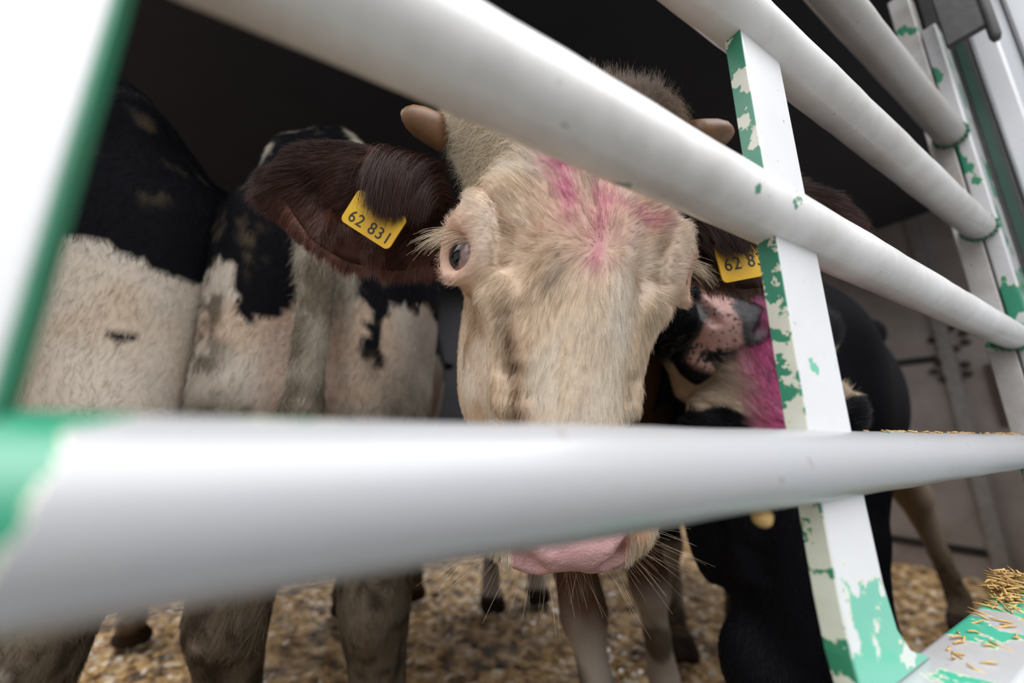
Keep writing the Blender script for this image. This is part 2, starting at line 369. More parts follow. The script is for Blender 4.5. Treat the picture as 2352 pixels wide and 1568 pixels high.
# door sill below the gate, the folded door and its seal, latch bracket
mb = MB(); mb.prism_t([(OPL, -.044), (1.10, -.044), (1.10, .005), (OPL, .005)], .50, .592)
tag(mb.build('door_sill', M['sill'], None, bevel=.004), 'scuffed green and white metal ledge under the gate', 'sill')
jam = MB(); jam.box_t(1.122, 1.15, -.050, 0.0, .5, 2.0); struct('trim_2', jam, M['dark_metal'])
jam = MB(); jam.box_t(1.119, 1.1215, -.044, -.031, .5, 2.0); struct('trim_3', jam, M['deepgreen'])
door = thing('truck_door', 'white folded back truck door with black rubber seal at the right edge', 'door', tuple(T(1.15, -.06, .5)))
mb = MB(); mb.box_t(1.15, 1.19, -1.0, -.052, .30, 2.1); mb.build('door_skin', M['panel'], door, bevel=.003)
mb = MB(); mb.box_t(1.115, 1.15, -.088, -.054, .30, 1.62 ); mb.build('edge_channel', M['chan'], door, bevel=.005)
mb = MB(); mb.tube([T(1.147, -.1065, .3), T(1.147, -.1065, 2.08)], .0036, 12); e = mb.build('seal', M['rubber'], door, True); e['label'] = 'black rubber seal'
br = thing('latch_bracket', 'dark metal latch bracket hanging above the hinge post', 'bracket', tuple(T(1.0, -.05, 1.6)))
mb = MB(); mb.box_t(.985, 1.0, -.085, -.032, 1.50, 1.97); mb.build('plate', M['dark_metal'], br, bevel=.003)
mb = MB(); mb.tube([T(.99, -.09, 1.46), T(.99, -.09, 1.47), T(.99, -.09, 1.97)], [.005, .008, .008], 16); mb.build('lip', M['dark_metal'], br, True)

# ------------------------------------------------------------------ sculpting: distance fields blended and meshed
class Field:
    def __init__(s, lo, hi, h):
        s.lo = np.array(lo, float); s.h = h
        s.n = np.ceil((np.array(hi) - s.lo) / h).astype(int) + 1
        s.f = np.full(s.n, 1.0, np.float32)
    def block(s, lo, hi):
        a = np.clip(np.floor((np.array(lo) - s.lo) / s.h).astype(int), 0, s.n); b = np.clip(np.ceil((np.array(hi) - s.lo) / s.h).astype(int) + 1, 0, s.n)
        if (b <= a).any(): return None, None
        sl = tuple(slice(a[i], b[i]) for i in range(3))
        ax = [(s.lo[i] + s.h * np.arange(a[i], b[i])).astype(np.float32) for i in range(3)]
        X, Y, Z = np.meshgrid(*ax, indexing='ij'); return sl, (X, Y, Z)
    def put(s, fn, lo, hi, k, op='u'):
        m = k + 2 * s.h
        sl, q = s.block(np.array(lo) - m, np.array(hi) + m)
        if sl is None: return
        d = fn(*q).astype(np.float32); a = s.f[sl]
        if op == 'u':
            hh = np.maximum(k - np.abs(a - d), 0) / k; s.f[sl] = np.minimum(a, d) - hh * hh * k * .25
        else:
            d = -d; hh = np.maximum(k - np.abs(a - d), 0) / k; s.f[sl] = np.maximum(a, d) + hh * hh * k * .25
    def ell(s, c, r, k=.03, op='u', rot=None):
        c = np.array(c, float); r = np.array(r, float); Rm = np.eye(3) if rot is None else np.array(rot)
        def fn(X, Y, Z):
            x, y, z = X - c[0], Y - c[1], Z - c[2]
            a = [(Rm[0, i] * x + Rm[1, i] * y + Rm[2, i] * z) / r[i] for i in range(3)]
            k0 = np.sqrt(a[0] ** 2 + a[1] ** 2 + a[2] ** 2) + 1e-9
            k1 = np.sqrt((a[0] / r[0]) ** 2 + (a[1] / r[1]) ** 2 + (a[2] / r[2]) ** 2) + 1e-9
            return k0 * (k0 - 1) / k1
        R0 = r.max() if rot is not None else r
        s.put(fn, c - R0, c + R0, k, op)
    def cone(s, a, b, ra, rb, k=.03, op='u', sq=(1, 1, 1)):
        a = np.array(a, float); b = np.array(b, float); q = np.array(sq, float)
        def fn(X, Y, Z):
            d = (b - a) / q; L = (d @ d) + 1e-12
            x, y, z = (X - a[0]) / q[0], (Y - a[1]) / q[1], (Z - a[2]) / q[2]
            t = np.clip((x * d[0] + y * d[1] + z * d[2]) / L, 0, 1)
            return (np.sqrt((x - t * d[0]) ** 2 + (y - t * d[1]) ** 2 + (z - t * d[2]) ** 2) - (ra + (rb - ra) * t)) * q.min()
        rm = max(ra, rb) * q.max(); s.put(fn, np.minimum(a, b) - rm, np.maximum(a, b) + rm, k, op)
    def chain(s, pts, rad, k=.02, sq=(1, 1, 1)):
        for i in range(len(pts) - 1): s.cone(pts[i], pts[i + 1], rad[i], rad[i + 1], k, sq=sq)
    def chain2(s, pts, rad, k, op):
        for i in range(len(pts) - 1): s.cone(pts[i], pts[i + 1], rad[i], rad[i + 1], k, op)
    def mesh(s):
        f = s.f; nx, ny, nz = f.shape; ins = f < 0
        c = ins[:-1, :-1, :-1].astype(np.int8)
        tot = np.zeros((nx - 1, ny - 1, nz - 1), np.int8)
        for dx in (0, 1):
            for dy in (0, 1):
                for dz in (0, 1): tot += ins[dx:nx - 1 + dx, dy:ny - 1 + dy, dz:nz - 1 + dz]
        act = (tot > 0) & (tot < 8); idx = np.full(act.shape, -1, np.int64); cells = np.argwhere(act); idx[act] = np.arange(len(cells))
        acc = np.zeros((len(cells), 3)); cnt = np.zeros(len(cells))
        corners = [(0, 0, 0), (1, 0, 0), (0, 1, 0), (1, 1, 0), (0, 0, 1), (1, 0, 1), (0, 1, 1), (1, 1, 1)]
        for i, a in enumerate(corners):
            for b in corners[i + 1:]:
                if sum(abs(a[q] - b[q]) for q in range(3)) != 1: continue
                fa = f[cells[:, 0] + a[0], cells[:, 1] + a[1], cells[:, 2] + a[2]]; fb = f[cells[:, 0] + b[0], cells[:, 1] + b[1], cells[:, 2] + b[2]]
                cr = (fa < 0) != (fb < 0); t = np.where(cr, fa / np.where(cr, fa - fb, 1), 0)
                p = np.array(a)[None] + t[:, None] * (np.array(b) - np.array(a))[None]
                acc[cr] += p[cr]; cnt[cr] += 1
        V = s.lo + s.h * (cells + acc / np.maximum(cnt, 1)[:, None])
        Fs = []
        for ax in range(3):
            o1, o2 = [(1, 2), (2, 0), (0, 1)][ax]
            sl0 = [slice(1, -1)] * 3; sl0[ax] = slice(0, -1); sl1 = [slice(1, -1)] * 3; sl1[ax] = slice(1, None)
            a = ins[tuple(sl0)]; b = ins[tuple(sl1)]
            e = np.argwhere(a != b); off = np.ones(3, int); off[ax] = 0; e2 = e + off
            flip = a[tuple(e.T)]
            def cid(d1, d2):
                q = e2.copy(); q[:, o1] -= d1; q[:, o2] -= d2; return idx[q[:, 0], q[:, 1], q[:, 2]]
            quad = np.stack([cid(1, 1), cid(0, 1), cid(0, 0), cid(1, 0)], 1)
            quad[~flip] = quad[~flip][:, ::-1]; Fs.append(quad)
        F = np.concatenate(Fs)
        return V, F[(F >= 0).all(1)]
def relax(V, F, it=2, w=.5):
    for _ in range(it):
        A = np.zeros_like(V); n = np.zeros(len(V))
        for k in range(4):
            for q in (1, 3):
                np.add.at(A, F[:, k], V[F[:, (k + q) % 4]]); np.add.at(n, F[:, k], 1)
        V = V * (1 - w) + w * A / np.maximum(n, 1)[:, None]
    return V
def vnormals(V, F):
    fn = np.cross(V[F[:, 2]] - V[F[:, 0]], V[F[:, 3]] - V[F[:, 1]]); Nn = np.zeros_like(V)
    for k in range(4): np.add.at(Nn, F[:, k], fn)
    return Nn / (np.linalg.norm(Nn, axis=1, keepdims=True) + 1e-12)
def unit(v): return v / (np.linalg.norm(v, axis=-1, keepdims=True) + 1e-12)
def basis(y_axis, z_axis):                    # columns: x, y, z with y kept exact
    y = unit(np.array(y_axis, float)); z = np.array(z_axis, float); z = unit(z - y * (z @ y)); x = np.cross(y, z); return np.stack([x, y, z], 1)

# ------------------------------------------------------------------ hair as strands
def strands(name, roots, dirs, nrm, length, col, rad, parent, mat, lift=.35, seg=5, curl=0.0, sag=0.0, seed=0, tip=.25, bend=None):
    n = len(roots); rng = np.random.default_rng(seed)
    o3 = parent_origin(parent)
    P = np.zeros((n, seg, 3)); d = unit(dirs + nrm * (np.asarray(lift)[:, None] if np.ndim(lift) else lift)); p = roots - nrm * .0008
    P[:, 0] = p
    wob = rng.normal(size=(n, 3)) * curl; st = (length / (seg - 1))[:, None]
    for k in range(1, seg):
        p = p + d * st; P[:, k] = p
        d = unit(d - nrm * (0.28 * (np.asarray(lift)[:, None] if np.ndim(lift) else lift)) + wob * math.sin(1.7 * k) + np.array([0, 0, -sag]) + (0 if bend is None else bend))
    cu = bpy.data.hair_curves.new(name); cu.add_curves([seg] * n)
    cu.position_data.foreach_set('vector', (P - o3).astype(np.float32).ravel()) if hasattr(cu, 'position_data') else cu.attributes['position'].data.foreach_set('vector', (P - o3).astype(np.float32).ravel())
    ra = cu.attributes.get('radius') or cu.attributes.new('radius', 'FLOAT', 'POINT')
    prof = np.linspace(1, tip, seg); rr = (np.broadcast_to(np.asarray(rad), (n,))[:, None] * prof[None]).astype(np.float32)
    ra.data.foreach_set('value', rr.ravel())
    ca = cu.attributes.new('Col', 'FLOAT_COLOR', 'POINT')
    c4 = np.concatenate([np.clip(col, 0, 1), np.ones((n, 1))], 1); ca.data.foreach_set('color', np.repeat(c4, seg, 0).astype(np.float32).ravel())
    cu.materials.append(mat)
    o = bpy.data.objects.new(name, cu); C.objects.link(o); o.parent = parent
    return o
def scatter(V, F, Nn, n, weight, seed=0):     # random points on a quad mesh, chosen by area times weight at the vertices
    rng = np.random.default_rng(seed)
    tri = np.concatenate([F[:, [0, 1, 2]], F[:, [0, 2, 3]]])
    ar = .5 * np.linalg.norm(np.cross(V[tri[:, 1]] - V[tri[:, 0]], V[tri[:, 2]] - V[tri[:, 0]]), axis=1) * weight[tri].mean(1)
    t = rng.choice(len(tri), n, p=ar / ar.sum()); a = rng.random(n); b = rng.random(n); sw = a + b > 1; a[sw] = 1 - a[sw]; b[sw] = 1 - b[sw]
    w = np.stack([1 - a - b, a, b], 1)
    return (V[tri[t]] * w[..., None]).sum(1), unit((Nn[tri[t]] * w[..., None]).sum(1))
def tangent(d, nrm): return unit(d - nrm * (d * nrm).sum(1, keepdims=True))

# ------------------------------------------------------------------ a cow's head (x to the viewer's right, y up the face, z out of the forehead)
def in_poly(x, y, poly):
    r = np.zeros(len(x), bool); n = len(poly)
    for i in range(n):
        x1, y1 = poly[i]; x2, y2 = poly[(i + 1) % n]
        c = (y1 > y) != (y2 > y); r ^= c & (x < (x2 - x1) * (y - y1) / ((y2 - y1) + 1e-12) + x1)
    return r
def spot(P, c, r):                            # soft blob
    return np.exp(-(((P - np.asarray(c)) / np.asarray(r)) ** 2).sum(1))
def streak(P, a, b, r):
    a = np.asarray(a, float); b = np.asarray(b, float); d = b - a; t = np.clip(((P - a) @ d) / (d @ d), 0, 1)
    return np.exp(-(((P - a - t[:, None] * d) / r) ** 2).sum(1))
def interp(t, xs, ys):
    return np.interp(t, xs, ys)
def eye_frame(s):
    return np.array([s * .097, -.004, -.049]), unit(np.array([s * .73, .03, .68])), unit(np.array([-s * .68, .0, .73]))
def head_shape(h=.0034):
    f = Field((-.17, -.40, -.30), (.17, .26, .075), h)
    ys = np.array([-.36, -.335, -.30, -.27, -.23, -.18, -.12, -.06, 0, .05, .10, .15, .19, .225])
    w = np.array([.020, .038,   .060, .066, .061, .062, .071, .083, .094, .100, .106, .112, .100, .05])
    zf = np.array([-.045, -.030, -.008, .002, .004, .002, .000, .000, .003, .004, -.002, -.020, -.045, -.09])
    zb = np.array([-.095, -.10, -.105, -.105, -.110, -.135, -.185, -.205, -.205, -.20, -.19, -.18, -.17, -.12])
    def fn(X, Y, Z):
        ww = interp(Y, ys, w); a = interp(Y, ys, zf); b = interp(Y, ys, zb); zc = (a + b) / 2; d = (a - b) / 2
        fr = 1 - .16 * sstep(-.01, .06, (Z - zc))        # the front of the face is narrower than the cheeks
        r = (np.abs(X / (ww * fr)) ** 2.5 + np.abs((Z - zc) / d) ** 2.5) ** .4
        return np.maximum((r - 1) * np.minimum(ww, d) * .85, np.maximum(-.345 - Y, Y - .218))
    f.put(fn, (-.12, -.37, -.22), (.12, .235, .02), .02)
    for s in (-1, 1):
        f.ell((s * .078, .160, -.085), (.042, .042, .05), .04)                 # poll corners
        f.ell((s * .089, .004, -.060), (.031, .044, .042), .03)               # orbit
        f.ell((s * .080, .040, -.036), (.030, .030, .030), .03)                # brow
        f.cone((s * .092, .02, -.03), (s * .080, -.045, -.022), .016, .012, .022)   # brow ridge falling to the inner corner
        f.cone((s * .076, -.05, -.028), (s * .063, -.16, -.036), .013, .011, .03)   # crest down the face
        f.cone((s * .066, .03, .020), (s * .070, -.060, .006), .016, .012, .030, 'd')
        f.cone((s * .070, -.05, .012), (s * .088, -.14, -.010), .012, .012, .030, 'd')          # hollow between brow and nose bone
        f.ell((s * .080, -.12, -.12), (.022, .085, .055), .04)                 # cheek muscle
        f.ell((s * .063, -.272, -.048), (.036, .046, .046), .03)               # upper lip
        f.ell((s * .046, -.286, -.016), (.028, .034, .026), .022)              # nostril wing
    f.cone((0, .02, -.022), (0, -.25, -.022), .030, .028, .04)                 # nose bone
    f.ell((0, -.300, -.020), (.048, .032, .032), .02)                          # nose pad
    for s in (-1, 1): f.ell((s * .028, -.304, -.022), (.030, .033, .030), .012)
    f.ell((0, -.325, -.075), (.050, .030, .040), .03)                          # chin
    for s in (-1, 1):
        f.chain2([(s * .033, -.322, .002), (s * .051, -.302, .010), (s * .058, -.280, .008), (s * .059, -.268, -.002)], [.008, .0105, .0085, .005], .009, 'd')   # nostril
        e, dr, sd = eye_frame(s)
        f.ell(e + dr * .027, (.018, .0255, .0225), .004, 'd', np.stack([dr, [0, 1, 0], sd], 1))   # eye opening
    f.ell((0, -.346, -.030), (.07, .0035, .03), .01, 'd')                      # mouth line
    for s in (-1, 1):
        e, dr, sd = eye_frame(s)
        rim = lambda a0, a1, r: f.chain([e + dr * (.0235 - .004 * abs(math.cos(q))) + sd * (.0242 if math.cos(q) > 0 else .0195) * math.cos(q) + np.array([0, 1, 0]) * .0282 * math.sin(q) for q in np.radians(np.linspace(a0, a1, 7))], [r] * 7, .010)
        rim(5, 175, .0056); rim(185, 355, .0046)
    return f
hf = head_shape()
HV, HF = hf.mesh(); HV = relax(HV, HF, 2)
def poly_d(q, pts, r):
    return np.maximum.reduce([streak(q, tuple(pts[i]) + (0,), tuple(pts[i + 1]) + (0,), np.array([r, r, 9.])) for i in range(len(pts) - 1)])
def carve(V, F):
    Nn = vnormals(V, F); front = sstep(-.13, -.09, V[:, 2]) * sstep(-.1, .25, Nn[:, 2]); d = np.zeros(len(V))
    for s in (-1, 1):
        cr = [(s * .122, .064), (s * .100, .060), (s * .084, .040), (s * .076, .012), (s * .076, -.016)]
        d -= .0042 * poly_d(V, cr, .0070)                                                        # crease between brow and forehead
        d += .0025 * poly_d(V, [(s * .106, .040), (s * .098, .025), (s * .090, .0)], .014)       # brow pad
        d += .0050 * poly_d(V, [(s * .075, -.028), (s * .061, -.065), (s * .056, -.115)], .009)   # crest below the eye
        d -= .0034 * poly_d(V, [(s * .092, -.040), (s * .080, -.070), (s * .071, -.125)], .010)   # hollow outside it
        d -= .0030 * poly_d(V, [(s * .056, -.06), (s * .050, -.15)], .010)
    return V + Nn * (d * front)[:, None]
HV = carve(HV, HF)
def nose_mask(q):
    y = q[:, 1]; ax = np.abs(q[:, 0])
    return sstep(-.262, -.272, y + .10 * np.maximum(ax - .02, 0)) * sstep(.056, .050, ax + .0 * y) * sstep(-.075, -.060, q[:, 2])
HV = HV + vnormals(HV, HF) * (nose_mask(HV) * (.0007 * vnoise(HV * 230, 3) + .0005 * vnoise(HV * 420, 4)))[:, None]

class Head:
    def __init__(s, origin, lean, yaw, roll, scale=1.0, stretch=(1, 1)):
        R0 = np.stack([VR, VU, -VF], 1); L = math.radians(lean); y = math.radians(yaw); r = math.radians(roll)
        Rx = np.array([[1, 0, 0], [0, math.cos(L), -math.sin(L)], [0, math.sin(L), math.cos(L)]])
        # lean > 0 brings the muzzle towards the viewer
        Rx = np.array([[1, 0, 0], [0, math.cos(L), math.sin(L)], [0, -math.sin(L), math.cos(L)]])
        Ry = np.array([[math.cos(y), 0, math.sin(y)], [0, 1, 0], [-math.sin(y), 0, math.cos(y)]])
        Rz = np.array([[math.cos(r), -math.sin(r), 0], [math.sin(r), math.cos(r), 0], [0, 0, 1]])
        s.R = R0 @ Rz @ Rx @ Ry; s.o = np.array(origin, float); s.s = scale; s.st = stretch   # lengths below and above the eyes
    def w(s, p):
        p = np.array(p, float); p[..., 1] = np.where(p[..., 1] < 0, p[..., 1] * s.st[0], p[..., 1] * s.st[1])
        return s.o + (p * s.s) @ s.R.T
    def pin(s, p, target): s.o = s.o + np.array(target) - s.w(p); return s
    def d(s, v): return np.asarray(v, float) @ s.R.T

def leaf(st, nt=15, thick=.007, cup=.02, back=None):
    """an ear: stations (upper edge point, lower edge point) from root to tip; cupped sheet with thickness; returns verts, quads, outward normals' front rows"""
    ns = len(st); k = 24; S = np.linspace(0, ns - 1, k)
    up = np.stack([np.interp(S, range(ns), [a[0][i] for a in st]) for i in range(3)], 1); lo = np.stack([np.interp(S, range(ns), [a[1][i] for a in st]) for i in range(3)], 1)
    back = unit(np.array(back, float)); V = []; 
    tt = np.linspace(0, 1, nt)
    A = np.zeros((k, nt, 3)); B = np.zeros((k, nt, 3))
    for i in range(k):
        for j, t in enumerate(tt):
            p = up[i] * (1 - t) + lo[i] * t; q = math.sin(math.pi * t)
            taper = math.sin(min(1, (k - 1 - i) / 6 + .12) * math.pi / 2)
            A[i, j] = p + back * (cup * q * (0.5 + .5 * taper)); B[i, j] = A[i, j] + back * (thick * (.25 + q) * taper)
    V = np.concatenate([A.reshape(-1, 3), B.reshape(-1, 3)]); n0 = k * nt; Fq = []
    for i in range(k - 1):
        for j in range(nt - 1):
            a = i * nt + j; Fq.append((a, a + 1, a + nt + 1, a + nt)); Fq.append((n0 + a, n0 + a + nt, n0 + a + nt + 1, n0 + a + 1))
        for j, flip in ((0, 0), (nt - 1, 1)):
            a = i * nt + j; q = (a, a + nt, n0 + a + nt, n0 + a); Fq.append(q[::-1] if flip else q)
    for j in range(nt - 1):
        a = (k - 1) * nt + j; Fq.append((a, a + 1, n0 + a + 1, n0 + a))
    return V, np.array(Fq), np.array([0] * n0 + [1] * n0), A, B

# ------------------------------------------------------------------ a cow's body (x sideways, y forward, z up; origin on the floor below the middle)
def body_shape(lo, hi, h, sx=1.0, legs=None, neck_to=None, tail=None, udder=False, neck_r=(.17, .11), head=None):
    f = Field(lo, hi, h)
    X = lambda p: (p[0] * sx, p[1], p[2])
    f.ell((0, .02, .96), (.29 * sx, .66, .34), .06); f.ell((0, .42, .98), (.235 * sx, .34, .36), .08); f.ell((0, -.50, 1.06), (.235 * sx, .33, .27), .08)
    f.cone((0, -.72, 1.27), (0, .5, 1.27), .055, .06, .10)
    for s in (-1, 1):
        f.ell(X((s * .20, -.40, 1.25)), (.06, .09, .055), .09)
        f.ell(X((s * .075, -.77, 1.20)), (.045, .055, .06), .05)
        f.cone(X((s * .13, -.60, 1.05)), X((s * .155, -.55, .74)), .155, .115, .07, sq=(.75, 1, 1))
        f.cone(X((s * .105, -.72, 1.08)), X((s * .125, -.72, .72)), .095, .085, .06)
        f.cone(X((s * .17, .46, 1.05)), X((s * .15, .40, .72)), .13, .085, .07, sq=(.6, 1, 1))
    L = dict(hl=(0, 0), hr=(0, 0), fl=(0, 0), fr=(0, 0)); L.update(legs or {})
    for s, key in ((-1, 'hl'), (1, 'hr')):
        dx, dy = L[key]; b = s * .135 * sx
        f.chain([(s * .145 * sx, -.62, .78), (b + dx * .5, -.70 + dy * .5, .56), (b + dx * .6, -.73 + dy * .6, .46)], [.112, .075, .054], .03, sq=(.85, 1, 1))
        f.chain([(b + dx * .6, -.735 + dy * .6, .475), (b + dx * .8, -.70 + dy * .8, .30), (b + dx, -.675 + dy, .13)], [.052, .036, .042], .02)
        f.ell((b + dx * .6, -.765 + dy * .6, .47), (.03, .03, .045), .03)
        f.cone((b + dx, -.675 + dy, .125), (b + dx, -.63 + dy, .055), .040, .043, .02)
        for q in (-1, 1):
            f.cone((b + dx + q * .025, -.635 + dy, .052), (b + dx + q * .027, -.585 + dy, .030), .032, .030, .008)
            f.ell((b + dx + q * .02, -.70 + dy, .10), (.014, .016, .018), .006)
    for s, key in ((-1, 'fl'), (1, 'fr')):
        dx, dy = L[key]; b = s * .125 * sx
        f.chain([(s * .14 * sx, .40, .74), (b + dx * .4, .42 + dy * .4, .56), (b + dx * .6, .45 + dy * .6, .38)], [.085, .062, .050], .03)
        f.ell((b + dx * .6, .462 + dy * .6, .37), (.050, .048, .060), .03)
        f.chain([(b + dx * .6, .455 + dy * .6, .36), (b + dx * .8, .452 + dy * .8, .24), (b + dx, .45 + dy, .125)], [.043, .034, .041], .02)
        f.cone((b + dx, .45 + dy, .12), (b + dx, .485 + dy, .055), .039, .042, .02)
        for q in (-1, 1):
            f.cone((b + dx + q * .025, .49 + dy, .050), (b + dx + q * .027, .535 + dy, .030), .031, .029, .008)
            f.ell((b + dx + q * .02, .425 + dy, .095), (.013, .015, .017), .006)
    if udder: f.ell((0, -.50, .62), (.115, .17, .13), .05)
    if neck_to is not None:
        n1 = np.array(neck_to, float)
        f.cone((0, .60, 1.08), n1, neck_r[0], neck_r[1], .09); f.cone((0, .55, .92), n1 - np.array([0, 0, .06]), .14, neck_r[1] * .8, .08)
        f.cone((0, .45, 1.26), n1 + np.array([0, 0, .04]), .07, neck_r[1] * .8, .08)
    if tail: f.chain(tail, [.032, .03, .027, .024, .024, .03][:len(tail)], .025, sq=(1, .8, 1))
    if head is not None: head(f)
    return f
class Body:
    def __init__(s, pos, heading, scale=1.0):
        d = unit(np.array([heading[0], heading[1], 0.0])); s.R = np.stack([np.array([d[1], -d[0], 0]), d, np.array([0, 0, 1.0])], 1); s.o = np.array([pos[0], pos[1], 0.0]); s.s = scale
    def w(s, p): return s.o + s.s * (np.asarray(p, float) @ s.R.T)
    def l(s, p): return ((np.asarray(p, float) - s.o) @ s.R) / s.s
def plain_head(f, n1, fwd=(0, .95, -.31)):
    n1 = np.array(n1, float); d = unit(np.array(fwd)); 
    f.cone(n1 - d * .02, n1 + d * .20, .105, .085, .05); f.cone(n1 + d * .18, n1 + d * .40, .085, .062, .05); f.ell(n1 + d * .42, (.068, .06, .055), .03)
    for s in (-1, 1): f.cone(n1 + np.array([s * .08, .02, .05]), n1 + np.array([s * .24, -.02, .04]), .04, .025, .03, sq=(1, .5, 1))

WHITE = np.array([.60, .53, .45]); BLACK = np.array([.0065, .0065, .009])
MUD = np.array([.10, .075, .048]); MUDD = np.array([.045, .033, .022])
def shade(c, P, seed, amt=.22, freq=60):
    return c * (1 + amt * fbm(P, freq, 3, seed))[:, None]

def cat(*parts):
    V = np.concatenate([p[0] for p in parts]); off = np.cumsum([0] + [len(p[0]) for p in parts])
    F = np.concatenate([p[1] + off[i] for i, p in enumerate(parts)]); return V, F
def eyeball(cow, H, s, sclera=(.30, .22, .22)):
    k, m = 40, 28; V = []; e, dr, sd = eye_frame(s)
    for i in range(m + 1):
        for j in range(k):
            a = math.pi * i / m; b = 2 * math.pi * j / k; V.append((math.sin(a) * math.cos(b), math.sin(a) * math.sin(b), math.cos(a)))
    D = np.array(V); Fq = np.array([(i * k + j, (i + 1) * k + j, (i + 1) * k + (j + 1) % k, i * k + (j + 1) % k) for i in range(m) for j in range(k)])
    gz = unit(np.array([s * .95, -.04, .33])); ang = np.arccos(np.clip(D @ gz, -1, 1))
    col = mixc(np.tile(np.array([[.006, .006, .009]]), (len(D), 1)), sclera, sstep(.60, .66, ang))
    return mesh_obj('eye', H.w(e + dr * .0012 + D * .0248), Fq, M['eye'], cow, True, col)

# ================================================================== the cream-faced cow at the gate
MH = Head(at(1355, 588, .372), 3, 10, -4.0, 1.06, (.83, 1.02))
MBd = Body((.115, 1.47), (.17, -.98), .98)
cow = thing('cow', 'brown cow with cream face and pink dyed forehead looking through the gate', 'cow', (MBd.o[0], MBd.o[1], 0))
n1 = MBd.l(MH.w((0, .05, -.17)))
bf = body_shape((-.46, -1.0, -.02), (.46, 1.25, 1.5), .0125, .84, dict(fl=(-.16, -.20), fr=(-.115, .03), hl=(0, 0), hr=(0, .06)), n1, [(0, -.80, 1.24), (0, -.87, 1.1), (0, -.88, .8), (0, -.88, .5)], neck_r=(.17, .105))
bV, bF = bf.mesh(); bV = relax(bV, bF, 2); bVw = MBd.w(bV)
hVw = MH.w(HV)
# ears
ed = .45
earL_st = [(at(1050, 470, .47), at(1050, 560, .47)), (at(985, 400, .462), at(985, 618, .462)), (at(905, 352, .455), at(890, 622, .452)), (at(800, 322, .455), at(795, 600, .452)),
           (at(715, 335, .458), at(720, 556, .455)), (at(672, 362, .462), at(680, 500, .46)), (at(638, 400, .466), at(642, 440, .466))]
earR_st = [(at(1550, 470, .47), at(1555, 570, .47)), (at(1610, 430, .465), at(1610, 655, .46)), (at(1690, 412, .475), at(1700, 665, .465)), (at(1780, 412, .485), at(1790, 655, .475)),
           (at(1850, 424, .495), at(1855, 620, .485)), (at(1905, 446, .505), at(1910, 565, .495)), (at(1942, 482, .51), at(1945, 508, .51))]
eLV, eLF, eLs, eLA, eLB = leaf(earL_st, back=VF, cup=.018)
eRV, eRF, eRs, eRA, eRB = leaf([(b, a) for a, b in earR_st], back=VF, cup=.016)
def cream(q, seed=3):
    """coat colour of the cream face, painted brow light and shade included, at points q (head frame)"""
    n = len(q); c = np.tile(np.array([[.96, .80, .61]]), (n, 1))
    c = mixc(c, (1.0, .93, .82), sstep(.0, .35, fbm(q * np.array([1, .45, 1]), 34, 3, seed)) * .8)
    c = mixc(c, (.56, .35, .18), sstep(.12, .5, fbm(q * np.array([1, .35, 1]), 60, 3, seed + 3)) * .40)
    c = mixc(c, (1.0, .94, .84), .65 * spot(q, (.012, -.15, 0), (.030, .11, .1)))
    for s in (-1, 1): c = mixc(mixc(c, (1.0, .93, .82), .6 * poly_d(q, [(s * .108, .040), (s * .094, .005)], .012)), (.36, .21, .10), .85 * poly_d(q, [(s * .118, .066), (s * .100, .062), (s * .084, .042), (s * .076, .012), (s * .076, -.016)], .0042) * sstep(-.3, .3, fbm(q, 80, 2, 44)))  # brow highlight and brow crease shade painted into the coat colour
    pk = np.maximum.reduce([1.0 * streak(q, (-.030, .085, .0), (-.024, .035, 0), np.array([.013, .02, .2])), .85 * streak(q, (.0, .0, 0), (.004, .048, 0), np.array([.010, .02, .2])),
                            .8 * streak(q, (.012, .045, 0), (.060, .042, 0), np.array([.02, .010, .2])), .35 * spot(q, (0, .03, 0), (.05, .04, .3))])
    pk = pk * (.75 + .5 * fbm(q, 90, 2, seed + 9)); c = mixc(c, (.72, .16, .36), np.clip(pk, 0, .9))
    gr = np.maximum(.7 * streak(q, (-.030, -.015, 0), (-.034, -.030, 0), np.array([.010, .014, .2])), .55 * streak(q, (.0, .075, 0), (-.005, .055, 0), np.array([.008, .012, .2])))
    c = mixc(c, (.14, .11, .085), np.clip(gr, 0, 1) * .8)
    for s in (-1, 1):
        c = mixc(c, (.36, .20, .08), .85 * np.clip(streak(q, (s * .113, -.045, -.07), (s * .108, -.11, -.08), np.array([.05, .02, .012])) * (.6 + .9 * fbm(q * np.array([1, .4, 1]), 120, 2, 8)), 0, 1))
        c = mixc(c, (.17, .095, .045), (.95 if s < 0 else .25) * np.clip(streak(q, (s * .066, -.075, -.02), (s * .052, -.165, -.02), np.array([.009, .03, .05])) * (.8 + .7 * fbm(q, 110, 2, 5)), 0, 1))
        c = mixc(c, (.74, .40, .32), 1.0 * spot(q, tuple(eye_frame(s)[0] + .024 * eye_frame(s)[1]), (.026, .034, .030)))   # bare pink skin at the lids
    c = mixc(c, (.50, .34, .19), .5 * np.clip(sstep(-.16, -.23, q[:, 1]) * (fbm(q, 70, 3, 21) + .2), 0, 1))
    br = sstep(.122, .140, q[:, 1] - .075 * sstep(-.02, -.06, q[:, 0]) - .12 * np.clip(-.06 - q[:, 2], 0, .1) + .006 * fbm(q, 60, 2, 4)) * sstep(-.055, -.025, q[:, 0])
    c = mixc(c, (.17, .105, .065), br)
    bk = sstep(-.115, -.150, q[:, 2] + .012 * fbm(q, 30, 2, 2)) * sstep(-.17, -.05, q[:, 1]) * (1 - sstep(.085, .12, q[:, 1]) * sstep(-.02, -.06, q[:, 0]))
    return mixc(c, (.13, .055, .03), bk)
def nose_faces(off, F):                       # moist skin on the faces of the nose pad
    m = np.zeros(F.max() + 1); m[off:off + len(HV)] = nose_mask(HV); return (m[F].mean(1) > .5).astype(np.int32)
PINK = np.array([.74, .43, .43])
hc = cream(HV); nm = nose_mask(HV)
